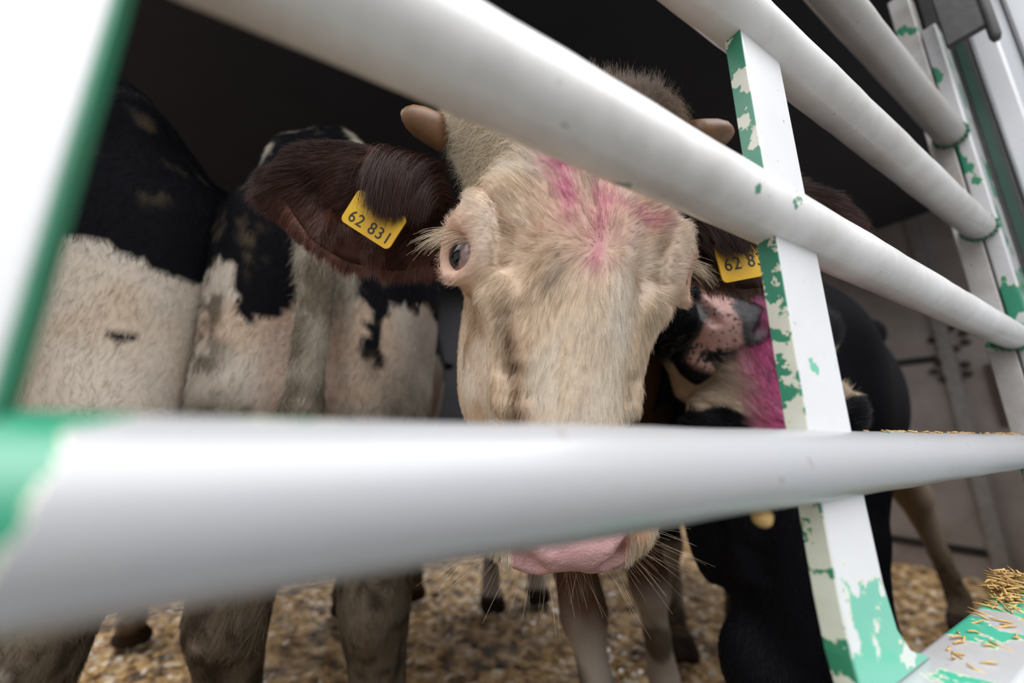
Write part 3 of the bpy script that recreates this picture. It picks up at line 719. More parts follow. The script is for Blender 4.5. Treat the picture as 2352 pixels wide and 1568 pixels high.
hc = mixc(hc, (.62, .42, .30), np.full(len(hc), .35))
hc = mixc(hc, PINK, nm)
for s in (-1, 1):
    hc = mixc(hc, (.66, .30, .17), np.clip(1.3 * spot(HV, (s * .057, -.285, .004), (.010, .020, .022)), 0, .9)); hc = mixc(hc, (.16, .05, .04), .9 * spot(HV, (s * .047, -.303, -.002), (.009, .012, .008)))
bcol = np.tile(np.array([[.105, .048, .028]]), (len(bV), 1)); bcol = shade(bcol, bV, 4, .3, 14)
low = sstep(.42, .30, bV[:, 2] + .05 * fbm(bV, 12, 3, 6)); bcol = mixc(bcol, WHITE * .8, low); bcol = mixc(bcol, MUD, sstep(-.05, .25, fbm(bV, 9, 3, 12)) * sstep(.6, .4, bV[:, 2]) * .85)
bcol = mixc(bcol, (.03, .02, .015), sstep(.075, .06, bV[:, 2]))
ecL = np.tile(np.array([[.035, .014, .010]]), (len(eLV), 1)); ecR = np.tile(np.array([[.03, .013, .010]]), (len(eRV), 1))
ecL = shade(ecL, eLV, 2, .35, 40)
V, F = cat((bVw, bF), (hVw, HF), (eLV, eLF), (eRV, eRF))
mesh_obj('body', V, F, None, cow, True, np.concatenate([bcol, hc, ecL, ecR]), [M['skin'], M['nose']], nose_faces(len(bV), F))
for s in (-1, 1): eyeball(cow, MH, s)
# horn buds
for s in (-1, 1):
    mb = MB(); p0, p1 = (at(1025, 312, .452), at(921, 256, .430)) if s < 0 else (at(1585, 318, .462), at(1686, 303, .455))
    mb.tube([p0 + (p1 - p0) * t for t in (0, .3, .6, .82, .94, 1)], [.019, .0185, .0165, .0125, .007, .002], 20); mb.build('horn', M['horn'], cow, True)
HN = vnormals(HV, HF)
whorl = np.array([.0, .004, .0])
def face_dir(q, nrm):
    d = q - whorl; d[:, 2] *= .5
    d = unit(d) + np.array([0, -.9, 0]) * sstep(.0, -.10, q[:, 1])[:, None] + np.array([0, .25, 0]) * sstep(.05, .12, q[:, 1])[:, None]
    sw = .55 * np.stack([vnoise(q * 26, 1), vnoise(q * 26, 2), vnoise(q * 26, 3)], 1) + .30 * np.stack([vnoise(q * 90, 4), vnoise(q * 90, 5), vnoise(q * 90, 6)], 1)
    return tangent(unit(d) + sw * (.35 + .65 * sstep(-.12, .05, q[:, 1]))[:, None], nrm)
def face_weight(q, nrm, front=True):
    w = np.ones(len(q)) * (1 - nose_mask(q))
    for s in (-1, 1):
        w *= sstep(.0195, .0235, np.linalg.norm(q - (eye_frame(s)[0] + .022 * eye_frame(s)[1]), axis=1))
        w *= 1 - .95 * spot(q, (s * .056, -.285, .006), (.012, .020, .016))
    w *= 1 + 1.8 * sstep(-.235, -.27, q[:, 1])
    w *= sstep(-.20, -.17, q[:, 2]) * (.35 + .65 * sstep(-.5, .1, nrm[:, 2]))
    return w
def face_fur(name, H, n, colf, seed, lens=1.0, rad=.00013, mat='fur', wmul=None):
    w = face_weight(HV, HN)
    if wmul is not None: w = w * wmul(HV)
    P, Nn = scatter(HV, HF, HN, n, w, seed); rng = np.random.default_rng(seed + 1)
    d = face_dir(P, Nn); y = P[:, 1]
    L = np.interp(y, [-.34, -.28, -.2, -.1, 0, .06, .13, .17, .2], [.010, .010, .011, .012, .016, .020, .024, .032, .034]) * lens
    L = L * np.where(np.abs(P[:, 0]) > .078, .62, 1.0) * rng.uniform(.6, 1.25, n)
    cell = np.floor((P + .0018 * np.stack([vnoise(P * 160, 7), vnoise(P * 160, 8), vnoise(P * 160, 9)], 1)) / np.array([.0030, .0052, .0050])).astype(np.int64)
    key = cell[:, 0] * 73856093 ^ cell[:, 1] * 19349663 ^ cell[:, 2] * 83492791
    _, inv = np.unique(key, return_inverse=True); cnt = np.bincount(inv); ctr = np.stack([np.bincount(inv, P[:, i]) / cnt for i in range(3)], 1)
    d = unit(d + .42 * (ctr[inv] - P) / L[:, None] + .09 * rng.normal(size=(len(cnt), 3))[inv])
    c = colf(P) * rng.uniform(.62, 1.14, n)[:, None] * rng.uniform(.80, 1.10, len(cnt))[inv][:, None]
    lift = np.interp(y, [-.31, -.26, -.1, .05, .16], [.60, .30, .20, .28, .40]) * rng.uniform(.6, 1.5, n)
    return strands(name, H.w(P), H.d(d), H.d(Nn), L * H.s, c, rad * rng.uniform(.7, 1.2, n), P_, M[mat], lift, 5, .10, .02, seed)
P_ = cow
face_fur('face_hair', MH, 150000, cream, 11)
# tufts under the horn buds and on the crown
def tuft(name, H, c, r, n, dirn, L, colr, seed, parent, mat='fur', rad=.00014, curl=.2, lift=.5, sag=.05):
    w = spot(HV, c, r) * (np.abs((HV - np.array(c)) / np.array(r)).max(1) < 1.6)
    P, Nn = scatter(HV, HF, HN, n, w, seed); rng = np.random.default_rng(seed); d = tangent(unit(np.tile(np.array(dirn, float), (n, 1)) + .35 * rng.normal(size=(n, 3))), Nn)
    col = np.array(colr)[None] * rng.uniform(.7, 1.15, n)[:, None]
    return strands(name, H.w(P), H.d(d), H.d(Nn), L * rng.uniform(.5, 1.2, n), col, rad, parent, M[mat], lift, 6, curl, sag, seed)
tuft('horn_tuft', MH, (-.100, .140, -.070), (.030, .035, .05), 12000, (-.9, .1, .2), .036, (.98, .86, .70), 31, cow)
tuft('horn_tuft', MH, (.100, .160, -.09), (.026, .025, .05), 3000, (.9, .2, .2), .032, (.30, .20, .12), 32, cow)
tuft('crown_hair', MH, (.02, .195, -.08), (.08, .03, .06), 9000, (.5, .8, .3), .020, (.17, .105, .065), 33, cow, lift=.25)
# eyelashes
for s in (-1, 1):
    rng = np.random.default_rng(5 + s); n = 90; t = rng.random(n)
    e, dr, sd = eye_frame(s); root = e + dr * .024 + sd * ((t - .62) * .034)[:, None] + np.array([0, 1, 0]) * (.023 - .016 * (t - .5) ** 2 * 3)[:, None] + rng.normal(size=(n, 3)) * .0008
    d = np.stack([np.full(n, s * 1.0), -.10 - .55 * rng.random(n), .0 + .25 * (t - .3)], 1) + rng.normal(size=(n, 3)) * .12
    strands('eyelashes', MH.w(root), MH.d(unit(d)), MH.d(np.tile([s * .6, .5, .2], (n, 1))), rng.uniform(.020, .045, n), np.tile([[.72, .60, .45]], (n, 1)) * rng.uniform(.8, 1.2, n)[:, None], .00016, cow, M['fur'], .25, 7, .04, .06, 7 + s, .4)
# whiskers round the muzzle
rng = np.random.default_rng(77); n = 170
th = rng.uniform(-1.0, 1.0, n) * 1.75
root = np.stack([.064 * np.sin(th) * np.minimum(1.0, 1.1), -.300 - .036 * np.cos(th), -.035 + rng.normal(size=n) * .012], 1)
d = np.stack([np.sin(th) * 1.0, -np.cos(th) * .9 - .1, .25 + rng.normal(size=n) * .3], 1) + rng.normal(size=(n, 3)) * .2
strands('whiskers', MH.w(root), MH.d(unit(d)), MH.d(unit(d)), rng.uniform(.018, .062, n) * (1 + .5 * (np.abs(th) > 1.1)), np.tile([[.62, .52, .40]], (n, 1)) * rng.uniform(.6, 1.2, n)[:, None], .00013, cow, M['fur'], .1, 6, .05, .04, 78, .4)

# hair of the ears
def ear_fur(A, B, out, seed, ncol, n=85000, red=(.12, .038, .022), long=.036, side=1):
    k, nt, _ = A.shape; rng = np.random.default_rng(seed)
    si = rng.uniform(0, k - 1.001, n); ti = rng.uniform(0, nt - 1.001, n); back = rng.random(n) < .30
    i0 = si.astype(int); j0 = ti.astype(int); a = (si - i0)[:, None]; b = (ti - j0)[:, None]
    def bil(G): return G[i0, j0] * (1 - a) * (1 - b) + G[i0 + 1, j0] * a * (1 - b) + G[i0, j0 + 1] * (1 - a) * b + G[i0 + 1, j0 + 1] * a * b
    p = np.where(back[:, None], bil(B), bil(A)); s = si / (k - 1); t = ti / (nt - 1)
    if side < 0: t = 1 - t
    nrm = np.where(back[:, None], VF[None], -VF[None]) + 0 * p
    down = unit(A[k // 2, -1] - A[k // 2, 0]) * (1 if side > 0 else -1)
    d = out[None] * np.interp(t, [0, .3, .7, 1], [1.0, .75, .35, .12])[:, None] + down[None] * np.interp(t, [0, .15, .5, .8, 1], [-.10, .35, .75, 1.0, 1.15])[:, None]
    d = unit(unit(d) + .60 * np.stack([vnoise(p * 38, 1), vnoise(p * 38, 2), vnoise(p * 38, 3)], 1) + .22 * np.stack([vnoise(p * 130, 4), vnoise(p * 130, 5), vnoise(p * 130, 6)], 1))
    L = long * (.45 + .75 * rng.random(n)) * np.interp(t, [0, .1, .3, .7, .85, 1], [.55, .9, 1.25, 1.0, .7, .55]) * np.where(back, .6, 1.0)
    c = mixc(np.tile(np.array([[.050, .020, .014]]), (n, 1)), red, np.clip(t * 1.1 + .3 * fbm(p, 40, 2, 4), 0, 1))
    c = mixc(c, (.36, .115, .04), .8 * sstep(.15, .5, fbm(p, 30, 2, 14)) * sstep(.9, .5, t) * sstep(.15, .45, s))
    c = c * rng.uniform(.55, 1.35, n)[:, None]
    return strands('ear_hair', p, d, nrm, L, c, .00022, cow, M['furdark'], .38 * rng.uniform(.4, 1.4, n), 6, .10, .05, seed)
ear_fur(eLA, eLB, unit(at(620, 420, .46) - at(1030, 500, .45)), 41, None)
ear_fur(eRA, eRB, unit(at(1960, 500, .50) - at(1580, 520, .45)), 42, None, 36000, red=(.13, .06, .04), side=-1)
# long tuft that hangs from the ear root across the tag
rng = np.random.default_rng(9); n = 13000; nc = 130
gx = np.clip(rng.normal(size=nc), -1.8, 1.8); gy = np.clip(rng.normal(size=nc), -1.8, 1.8); k_ = rng.integers(0, nc, n)
root = np.stack([at(962 + 32 * a + 7 * e, 418 + 26 * b + .28 * 34 * a + 7 * g_, .452) for a, b, e, g_ in zip(gx[k_], gy[k_], rng.normal(size=n), rng.normal(size=n))])
tgt = np.stack([at(922 + 24 * a + 10 * e, 494 + 18 * b + 9 * g_, .422) for a, b, e, g_ in zip(gx[k_] + .5 * rng.normal(size=nc)[k_], gy[k_] + .5 * rng.normal(size=nc)[k_], rng.normal(size=n), rng.normal(size=n))])
dv = tgt - root; Lh = np.linalg.norm(dv, axis=1)
cl = np.tile([[.045, .019, .014]], (n, 1)) * rng.uniform(.5, 1.6, n)[:, None] * (.6 + .8 * rng.random(nc))[k_][:, None]
d0 = unit(unit(dv) + .9 * VU[None] - .25 * VR[None] - .35 * VF[None])
strands('ear_forelock', root, d0, np.tile(-VF, (n, 1)), Lh * rng.uniform(.7, 1.25, n), cl, .00021, cow, M['furdark'], .25, 8, .05, .0, 43, bend=(-.30 * VU + .05 * VF)[None])
rng = np.random.default_rng(19); n = 4200; nc = 90
gx = np.clip(rng.normal(size=nc), -1.8, 1.8); gy = np.clip(rng.normal(size=nc), -1.8, 1.8); k_ = rng.integers(0, nc, n)
root = np.stack([at(1625 + 24 * a + 6 * e, 520 + 22 * b + 6 * g_, .455) for a, b, e, g_ in zip(gx[k_], gy[k_], rng.normal(size=n), rng.normal(size=n))])
tgt = np.stack([at(1684 + 26 * a + 8 * e, 570 + 16 * b + 7 * g_, .432) for a, b, e, g_ in zip(gx[k_] + .6 * rng.normal(size=nc)[k_], gy[k_] + .6 * rng.normal(size=nc)[k_], rng.normal(size=n), rng.normal(size=n))])
dv = tgt - root; Lh = np.linalg.norm(dv, axis=1); cl = np.tile([[.040, .017, .013]], (n, 1)) * rng.uniform(.5, 1.6, n)[:, None]
strands('ear_forelock', root, unit(unit(dv) + .5 * VU[None] + .3 * VR[None] - .3 * VF[None]), np.tile(-VF, (n, 1)), Lh * rng.uniform(.6, 1.3, n), cl, .00020, cow, M['furdark'], .2, 8, .05, .0, 45, bend=(-.16 * VU + .05 * VF)[None])
# ear tags
def ear_tag(ll, lr, ul, dep, text, toff):
    a, b, c = at(*ll, dep[0]), at(*lr, dep[1]), at(*ul, dep[2])
    ex = unit(b - a); w = np.linalg.norm(b - a); ey = c - a; h = np.linalg.norm(ey - ex * (ey @ ex)); ey = unit(ey - ex * (ey @ ex)); ez = np.cross(ex, ey)
    r = .006; pts = []
    for cx, cy, q0 in ((w - r, r, -90), (w - r, h - r, 0), (r, h - r, 90), (r, r, 180)):
        for k in range(6): q = math.radians(q0 + 18 * k); pts.append((cx + r * math.cos(q), cy + r * math.sin(q)))
    n = len(pts); mb = MB()
    mb.add([a + ex * x + ey * y - ez * .0008 for x, y in pts] + [a + ex * x + ey * y + ez * .0008 for x, y in pts],
           [tuple(range(n))[::-1], tuple(range(n, 2 * n))] + [(i, (i + 1) % n, n + (i + 1) % n, n + i) for i in range(n)])
    o = mb.build('ear_tag', M['tag'], cow); o['label'] = 'yellow plastic ear tag'
    fc = bpy.data.curves.new('tag_number', 'FONT'); fc.body = text; fc.size = h * .46; fc.extrude = .0002; fc.materials.append(M['ink']); fc.space_character = 1.12
    tmp = bpy.data.objects.new('tmp', fc); C.objects.link(tmp); bpy.context.view_layer.update()
    me = bpy.data.meshes.new_from_object(tmp.evaluated_get(bpy.context.evaluated_depsgraph_get())); me.name = 'tag_number'
    bpy.data.objects.remove(tmp); bpy.data.curves.remove(fc)
    fo = bpy.data.objects.new('tag_number', me); C.objects.link(fo); fo.parent = o
    pos = a + ex * w * toff[0] + ey * h * toff[1] + ez * .0010 - parent_origin(o)
    m = np.eye(4); m[:3, 0] = ex; m[:3, 1] = ey; m[:3, 2] = ez; m[:3, 3] = pos; fo.matrix_basis = Matrix(m.tolist())
ear_tag((781, 505), (891, 576), (838, 440), (.430, .420, .428), '62 831', (.10, .12))
ear_tag((1661, 651), (1790, 626), (1646, 560), (.436, .450, .440), '62 831', (.08, .28))

# ================================================================== the other cows
def px(B, pts, d):                            # sighted outline -> body frame (x, z)
    q = np.array([B.l(at(x, y, d)) for x, y in pts]); return [(a[0], a[2]) for a in q]
def jag(q, amp, freq, seed): return q + amp * np.stack([fbm(q, freq, 3, seed), 0 * q[:, 0], fbm(q, freq, 3, seed + 50)], 1)
def patch(q, poly, amp=.012, freq=45, seed=1):
    j = jag(q, amp, freq, seed); return in_poly(j[:, 0], j[:, 2], poly).astype(float)
def muddy(c, q, seed, ztop, amt=1.0):
    m = np.clip(sstep(ztop + .12, ztop - .12, q[:, 2] + .10 * fbm(q, 7, 3, seed)) * amt, 0, 1) * sstep(-.45, .15, fbm(q, 24, 3, seed + 1) + .5)
    c = mixc(c, MUD, m * .95); return mixc(c, MUDD, m * sstep(.0, .35, fbm(q, 55, 3, seed + 2)))
def body_fur(name, parent, B, V, F, colf, n, weight, seed, L=.014, rad=.0003, mat='coat', lift=.3, dirn=(0, -.35, -1)):
    Nn = vnormals(V, F); P, Q = scatter(V, F, Nn, n, np.maximum(weight(V, Nn), 1e-6), seed); rng = np.random.default_rng(seed)
    d = tangent(unit(np.array(dirn)[None] + .45 * np.stack([vnoise(P * 14, 1), vnoise(P * 14, 2), vnoise(P * 14, 3)], 1) + .25 * rng.normal(size=(n, 3))), Q)
    c = colf(P) * rng.uniform(.7, 1.2, n)[:, None]
    return strands(name, B.w(P), d @ B.R.T, Q @ B.R.T, (np.asarray(L) if np.ndim(L) else np.full(n, L)) * rng.uniform(.6, 1.3, n), c, rad, parent, M[mat], lift, 4, .12, .03, seed)
def hoofcol(c, q): return mixc(c, (.035, .024, .018), sstep(.085, .070, q[:, 2]))

# --- black and white cow with its rump to the gate, far left
AB = Body((-.685 - .46 * .8, .53 + .888 * .8), (-.46, .888), 1.03)
cowA = thing('cow', 'black and white cow seen from behind at far left, black rump over white thigh', 'cow', (AB.o[0], AB.o[1], 0))
hd = (0, 1.08, 1.12)
f = body_shape((-.46, -1.0, -.02), (.46, 1.7, 1.5), .0125, .76, dict(hl=(0, .0), hr=(-.03, -.02), fl=(0, 0), fr=(0, .05)), hd, [(-.02, -.80, 1.20), (-.06, -.87, 1.05), (-.09, -.88, .8), (-.10, -.88, .5)], udder=True, head=lambda f: plain_head(f, hd))
aV, aF = f.mesh(); aV = relax(aV, aF, 2)
pa = px(AB, [(-300, 640), (170, 603), (215, 590), (300, 592), (335, 612), (385, 622), (450, 590), (520, 560), (640, 520), (800, 300), (900, -600), (-300, -600)], .62)
ps = px(AB, [(262, 770), (285, 765), (300, 775), (318, 785), (312, 796), (285, 790), (265, 782)], .60)
def colA(q):
    c = np.tile(WHITE[None], (len(q), 1)); c = shade(c, q, 3, .12, 12)
    c = mixc(c, (.52, .36, .24), .5 * sstep(-.1, .4, fbm(q, 9, 3, 5)))
    b = patch(q, pa, .018, 40, 2) * (1 - sstep(-.54, -.48, q[:, 1]) * sstep(.10, .14, q[:, 0]) * sstep(1.25, 1.22, q[:, 2]))
    b = np.maximum(b, patch(q, ps, .008, 90, 7) * (q[:, 1] < 0))
    c = mixc(c, BLACK, b)
    c = mixc(c, (.16, .12, .07), b * .40 * sstep(.25, .55, fbm(q * np.array([1, 1, 1.6]), 26, 4, 31)) * sstep(1.02, 1.10, q[:, 2]) * sstep(1.30, 1.2, q[:, 2]))
    c = mixc(c, (.50, .20, .15), sstep(.15, .08, np.abs(q[:, 0] + .02)) * sstep(.80, .72, q[:, 2]) * sstep(.5, .55, q[:, 2]) * (q[:, 1] > -.72) * .9)
    c = mixc(c, MUD, sstep(.25, .45, fbm(q, 60, 2, 77)) * (q[:, 0] < -.05) * (1 - b) * .9)
    return hoofcol(muddy(c, q, 11, .64, 1.2), q)
mesh_obj('body', AB.w(aV), aF, M['skin'], cowA, True, colA(aV))
back = lambda V, Nn: (V[:, 1] < -.25) * (Nn[:, 1] < .35) * (V[:, 0] > -.2)
body_fur('coat', cowA, AB, aV, aF, colA, 80000, back, 101)

# --- black and white cow with its rump to the gate, left of the cream face
BB = Body((-.352 - .15 * .86, .605 + .99 * .86), (-.15, .99), 1.035)
cowB = thing('cow', 'black and white cow seen from behind with a hanging white tail, beside the brown ear', 'cow', (BB.o[0], BB.o[1], 0))
f = body_shape((-.46, -1.0, -.02), (.46, 1.7, 1.5), .0125, .74, dict(hl=(.055, .0), hr=(.07, .0), fl=(-.06, -.05), fr=(.02, .08)), hd, [(0, -.77, 1.245), (.02, -.84, 1.17), (.045, -.862, .98), (.045, -.865, .75), (.01, -.865, .50)], head=lambda f: plain_head(f, hd))
b2V, b2F = f.mesh(); b2V = relax(b2V, b2F, 2)
pb = px(BB, [(100, -600), (100, 560), (430, 578), (505, 590), (545, 612), (550, 700), (575, 735), (605, 742), (645, 722), (690, 665), (716, 590), (730, 560), (780, 575), (800, 640), (835, 700), (850, 755), (830, 778), (825, 815), (855, 835), (880, 825), (885, 765), (875, 740), (895, 690), (930, 670), (960, 640), (1100, 600), (1100, -600)], .66)
def tailmask(q): return sstep(.050, .040, np.abs(q[:, 0] - np.interp(q[:, 2], [.5, .75, .98, 1.17], [.01, .045, .045, .02]))) * sstep(-.800, -.822, q[:, 1])
def colB(q):
    c = np.tile(WHITE[None] * .95, (len(q), 1)); c = shade(c, q, 3, .14, 12)
    c = mixc(c, (.50, .33, .22), .55 * sstep(-.1, .4, fbm(q, 10, 3, 5)))
    c = mixc(c, (.48, .27, .20), .4 * sstep(.09, .04, np.abs(q[:, 0] - .02)) * sstep(1.0, .9, q[:, 2]) * (1 - tailmask(q)))
    b = patch(q, pb, .020, 38, 2)
    c = mixc(c, MUD * .9, .85 * sstep(.0, .3, fbm(q, 42, 3, 19)) * sstep(-.06, -.13, q[:, 0]) * (1 - b))
    c = mixc(c, BLACK, b)
    c = mixc(c, (.13, .10, .065), b * .5 * sstep(.25, .5, fbm(q, 40, 3, 31)) * sstep(-.70, -.75, q[:, 1]))
    t = tailmask(q) * sstep(1.14, 1.08, q[:, 2])
    ct = mixc(np.tile(np.array([[.42, .37, .30]]), (len(q), 1)), (.15, .115, .075), sstep(.1, .3, fbm(q, 26, 3, 41)) * .8)
    c = c * (1 - t)[:, None] + ct * t[:, None]
    st = sstep(.012, .006, np.abs(np.abs(q[:, 0]) - .05 - .5 * (1.27 - q[:, 2]))) * sstep(1.17, 1.20, q[:, 2]) * (q[:, 1] < -.5)
    c = mixc(c, (.45, .40, .33), st * .9 * (fbm(q, 30, 2, 3) > -.1))
    return hoofcol(muddy(c, q, 12, .74, 1.3), q)
mesh_obj('body', BB.w(b2V), b2F, M['skin'], cowB, True, colB(b2V))
body_fur('coat', cowB, BB, b2V, b2F, colB, 95000, lambda V, Nn: (V[:, 1] < -.25) * (Nn[:, 1] < .35), 102)
body_fur('tail_hair', cowB, BB, b2V, b2F, colB, 9000, lambda V, Nn: tailmask(V) * (V[:, 2] < 1.14), 103, L=.03, lift=.12, rad=.00028)

def plain_ear(H, s, swept=False):
    L = [((s * .095, .120, -.12), (s * .095, .060, -.12)), ((s * .130, .135, -.125), (s * .130, .030, -.125)), ((s * .18, .125, -.13), (s * .18, .005, -.13)), ((s * .225, .100, -.135), (s * .225, .010, -.135)), ((s * .262, .060, -.14), (s * .262, .040, -.14))]
    if swept: L = [tuple((p[0] * (1 - .55 * i / 4), p[1], p[2] - .035 * i) for p in pr) for i, pr in enumerate(L)]     # ear laid back
    st = [(H.w(a), H.w(b)) if s < 0 else (H.w(b), H.w(a)) for a, b in L]
    v, q, _, _, _ = leaf(st, back=H.d((0, .1, -1)), cup=.02); return v, q
# --- black cow resting its mottled muzzle on the one below
HCc = Head((0, 0, 0), 46, 0, -13, 1.0).pin((0, -.310, -.005), at(1682, 745, .60))
CB = Body((.72, 2.08), (-.06, -.99), .98)
cowC = thing('cow', 'black cow with a pink speckled muzzle resting on the pink dyed poll', 'cow', (CB.o[0], CB.o[1], 0))
n1 = CB.l(HCc.w((0, .06, -.16)))
f = body_shape((-.75, -1.0, -.02), (.46, 1.55, 1.5), .0125, .85, dict(fl=(-.02, .0), fr=(0, 0)), n1, [(0, -.80, 1.24), (0, -.87, 1.1), (0, -.88, .8), (0, -.88, .5)], neck_r=(.15, .10))
cV, cF = f.mesh(); cV = relax(cV, cF, 2)
def colC(q):
    c = np.tile(BLACK[None], (len(q), 1)); c = mixc(c, WHITE * .8, sstep(.42, .36, q[:, 2] + .04 * fbm(q, 12, 3, 4)))
    return hoofcol(muddy(c, q, 13, .22), q)
def headC(q):
    c = np.tile(BLACK[None], (len(q), 1)) * 1.3
    x, z = q[:, 0], q[:, 2]
    blaze = sstep(.020, .013, np.abs(x + .022 + .008 * fbm(q, 50, 2, 6))) * sstep(-.30, -.29, q[:, 1] - .0)
    c = mixc(c, (.36, .19, .13), sstep(-.02, -.005, z) * blaze * sstep(-.20, -.23, q[:, 1]))
    pk = nose_mask(q) * sstep(-.050, -.043, x) * sstep(.020, .008, x - .50 * (-.015 - z) * (z < -.015) + .5 * (z + .015) * (z > -.015) + .010 * fbm(q, 70, 2, 8))
    c = mixc(c, (.03, .026, .03), nose_mask(q)); c = mixc(c, (.60, .34, .30), pk)
    dots = sstep(.02, .10, fbm(q, 210, 2, 13) - .30 + .34 * sstep(-.015, -.045, z) + .12 * sstep(-.02, .02, x))
    c = mixc(c, (.030, .024, .026), nose_mask(q) * dots)
    for s in (-1, 1): c = mixc(c, (.006, .005, .005), np.clip(1.6 * spot(q, (s * .050, -.306, .002), (.013, .016, .012)), 0, 1))
    return c
HVc = HV.copy(); V, F = cat((CB.w(cV), cF), (HCc.w(HV), HF))
V, F = cat((V, F), plain_ear(HCc, -1, True), plain_ear(HCc, 1)); ne = len(V) - len(cV) - len(HV)
mesh_obj('body', V, F, None, cowC, True, np.concatenate([colC(cV), headC(HV), np.tile(BLACK[None] * 1.5, (ne, 1))]), [M['skin'], M['nose']], nose_faces(len(cV), F))
for s in (-1, 1): eyeball(cowC, HCc, s)
P_ = cowC; face_fur('face_hair', HCc, 26000, headC, 201, .8, .00022, 'furdark')
rng = np.random.default_rng(78); n = 150; th = rng.uniform(-1.9, 1.9, n)
root = np.stack([.060 * np.sin(th), -.300 - .03 * np.cos(th), -.045 + rng.normal(size=n) * .015], 1); d = np.stack([np.sin(th), -np.cos(th) * .4, -.5 + rng.normal(size=n) * .3], 1) + rng.normal(size=(n, 3)) * .2
strands('whiskers', HCc.w(root), HCc.d(unit(d)), HCc.d(unit(d)), rng.uniform(.015, .05, n), np.tile([[.18, .13, .10]], (n, 1)) * rng.uniform(.4, 1.6, n)[:, None], .00018, cowC, M['fur'], .1, 6, .05, .05, 79, .4)

# --- black cow with the dyed white forehead, head lowered
HE = Head(at(1822, 1000, .565), 2, -2, 5, 1.10, (1.18, .82))
EB = Body((1.02, 1.38), (-.71, -.70), .92)
cowE = thing('cow', 'black cow with lowered head, white forehead dyed bright pink, behind the centre upright', 'cow', (EB.o[0], EB.o[1], 0))
n1 = EB.l(HE.w((0, .05, -.15)))
f = body_shape((-.75, -1.0, -.02), (.75, 1.35, 1.5), .0125, .94, dict(hl=(-.14, -.26), hr=(.0, -.05), fl=(0, .05), fr=(0, 0)), n1, [(0, -.80, 1.24), (0, -.87, 1.1), (0, -.88, .8), (0, -.88, .5)], neck_r=(.145, .10))
eV, eF = f.mesh(); eV = relax(eV, eF, 2)
def colE(q):
    c = np.tile(BLACK[None], (len(q), 1)); c = mixc(c, (.20, .155, .115), sstep(.80, .64, q[:, 2] + .05 * fbm(q, 8, 3, 4)) * (q[:, 1] < -.3))
    c = mixc(c, WHITE * .7, sstep(.30, .22, q[:, 2]) * .5)
    return hoofcol(muddy(c, q, 14, .30), q)
def headE(q):
    c = np.tile(BLACK[None], (len(q), 1)) * 1.2
    w = sstep(.005, .02, q[:, 1] + .008 * fbm(q, 60, 2, 3))
    for s in (-1, 1): w = w * sstep(.95, 1.05, np.sqrt(((q[:, 0] - s * .090) / .048) ** 2 + ((q[:, 1] - .0) / .052) ** 2) + .12 * fbm(q, 60, 2, 5))
    w = w * sstep(.128, .108, q[:, 1] + .01 * fbm(q, 60, 2, 15))
    w = np.maximum(w, sstep(.042, .034, np.abs(q[:, 0] + .01)) * sstep(-.06, -.04, q[:, 1]))
    wc = shade(np.tile(np.array([[.60, .48, .36]]), (len(q), 1)), q, 8, .25, 60)
    wc = mixc(wc, (.20, .16, .12), .6 * spot(q, (-.075, .10, -.03), (.012, .03, .05)))
    mg = np.clip(sstep(.068, .025, np.abs(q[:, 0] - .004 + .012 * fbm(q, 50, 2, 7))), 0, 1)
    wc = mixc(wc, (.56, .085, .27), mg * .92); wc = mixc(wc, (.66, .26, .42), mg * .6 * sstep(0, .3, fbm(q * np.array([1, .3, 1]), 110, 2, 9)))
    c = c * (1 - w)[:, None] + wc * w[:, None]
    return mixc(c, BLACK, sstep(-.15, -.165, q[:, 2]))
V, F = cat((EB.w(eV), eF), (HE.w(HV), HF))
V, F = cat((V, F), plain_ear(HE, -1, True), plain_ear(HE, 1, True)); ne = len(V) - len(eV) - len(HV)
mesh_obj('body', V, F, None, cowE, True, np.concatenate([colE(eV), headE(HV), np.tile(BLACK[None] * 1.5, (ne, 1))]), [M['skin'], M['nose']], nose_faces(len(eV), F))
for s in (-1, 1): eyeball(cowE, HE, s)
P_ = cowE; face_fur('face_hair', HE, 60000, headE, 301, 1.0, .00022, 'fur')
rng = np.random.default_rng(88); n = 90; th = rng.uniform(-1.9, 1.9, n)
root = np.stack([.062 * np.sin(th), -.300 - .03 * np.cos(th), -.035 + rng.normal(size=n) * .015], 1); d = np.stack([np.sin(th), -np.cos(th) * .6, .2 + rng.normal(size=n) * .3], 1) + rng.normal(size=(n, 3)) * .2
strands('whiskers', HE.w(root), HE.d(unit(d)), HE.d(unit(d)), rng.uniform(.02, .07, n), np.tile([[.15, .13, .13]], (n, 1)), .00016, cowE, M['fur'], .1, 6, .05, .05, 89, .4)

# ================================================================== bits of straw and dirt
rng = random.Random(4)
def straw_bits(name, pts, n, L, seed, mat='straw'):
    r = random.Random(seed); mb = MB()
    for k in range(n):
        c, sp = pts(r); a = r.uniform(0, 2 * math.pi); l_ = L * r.uniform(.4, 1.2); e = r.uniform(-.35, .35)
        d = np.array([math.cos(a), math.sin(a), e]); mb.tube([c - d * l_ / 2, c + np.array([0, 0, .1 * l_ * r.uniform(-1, 1)]), c + d * l_ / 2], [.0006, .0009, .0006], 5)
    return mb.build(name, M[mat], None, True)
def heap(r):
    u = r.gauss(.585, .035); v = r.gauss(-.006, .007); h = max(0, .022 - .4 * abs(u - .585)) * r.random()
    return T(u, min(max(v, -.035), .004), .5935 + h), 0
def heap_or_loose(r): return heap(r) if r.random() < .8 else (T(r.uniform(.35, .8), r.uniform(-.03, .002), .5928), 0)
tag(straw_bits('straw_clump', heap_or_loose, 330, .015, 1), 'clump of wet straw and chaff on the green ledge under the gate', 'straw', None, 'stuff')
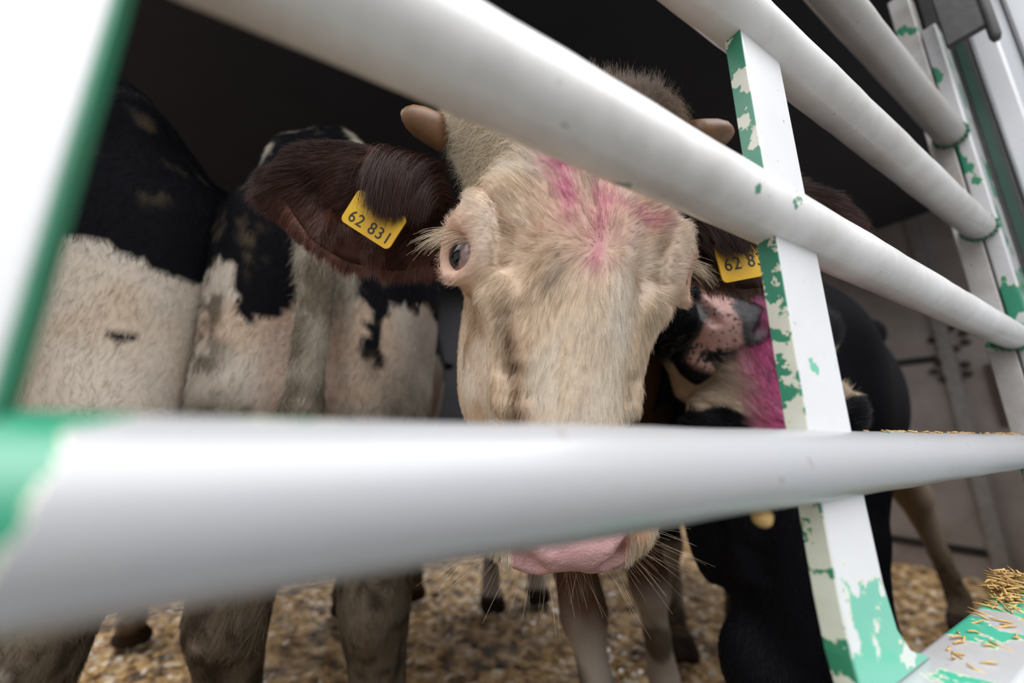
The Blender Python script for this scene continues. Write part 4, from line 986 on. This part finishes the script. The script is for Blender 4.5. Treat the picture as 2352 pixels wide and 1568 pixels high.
tag(straw_bits('rail_chaff', lambda r: (T(r.uniform(.33, .98), r.uniform(-.006, .006), .7278 + RR), 0), 60, .007, 3), 'crumbs of straw lying on top of the lowest pipe rail', 'straw', None, 'stuff')
f = Field((-.02, -.02, -.02), (.02, .02, .02), .001)
for c, r_ in (((0, 0, 0), .0048), ((.003, .001, .002), .0032), ((-.0028, -.001, .0015), .0034), ((0, .001, .004), .003)): f.ell(c, (r_, r_, r_ * .9), .002)
lv, lf = f.mesh(); tag(mesh_obj('dirt_lump', lv + T(.158, -.003, .7277 - RR - .0035), lf, M['straw']), 'small round lump of straw dung stuck under the lowest rail', 'dirt lump')

# shavings and chips in the bedding; the pale ones also imitate wet glints
def chips(name, n, mat, seed, label, size):
    r = np.random.default_rng(seed); u = r.uniform(-.9, 3.0, n); v = r.uniform(.25, 2.9, n) ; P0 = np.stack([u, v, np.zeros(n)], 1)
    keep = fbm(P0, 3.0, 2, 6) + .5 * r.random(n) > .05; P0 = P0[keep]; n = len(P0)
    z = .022 * fbm(P0, 6, 3, 5) + .04 * np.maximum(0, fbm(P0, 22, 3, 9)) - .008
    W_ = GO + P0[:, :1] * GD + P0[:, 1:2] * GN; W_[:, 2] = z
    a = r.uniform(0, 6.28, n); ex = np.stack([np.cos(a), np.sin(a), r.uniform(-.35, .35, n)], 1) * (size * r.uniform(.4, 1.2, n))[:, None]
    ey = np.stack([-np.sin(a), np.cos(a), r.uniform(-.4, .4, n)], 1) * (size * .45 * r.uniform(.4, 1.2, n))[:, None]; ez = np.array([0, 0, .002])
    V = np.stack([W_ - ex - ey, W_ + ex - ey, W_ + ex + ey, W_ - ex + ey, W_ - ex - ey - ez, W_ + ex - ey - ez, W_ + ex + ey - ez, W_ - ex + ey - ez], 1).reshape(-1, 3)
    b = np.arange(n)[:, None] * 8
    Fq = np.concatenate([b + np.array([q]) for q in ((0, 1, 2, 3), (7, 6, 5, 4), (4, 5, 1, 0), (5, 6, 2, 1), (6, 7, 3, 2), (7, 4, 0, 3))])
    o = mesh_obj(name, V, Fq, M[mat], bpy.data.objects['floor'], False); o['label'] = label; o['kind'] = 'stuff'
chips('wood_glint_shavings', 5200, 'shaving', 21, 'pale wood shavings that also imitate glints on the wet brown bedding', .013)
chips('bedding_straw', 5200, 'straw', 22, 'golden chopped straw lying on the wet brown bedding', .016)
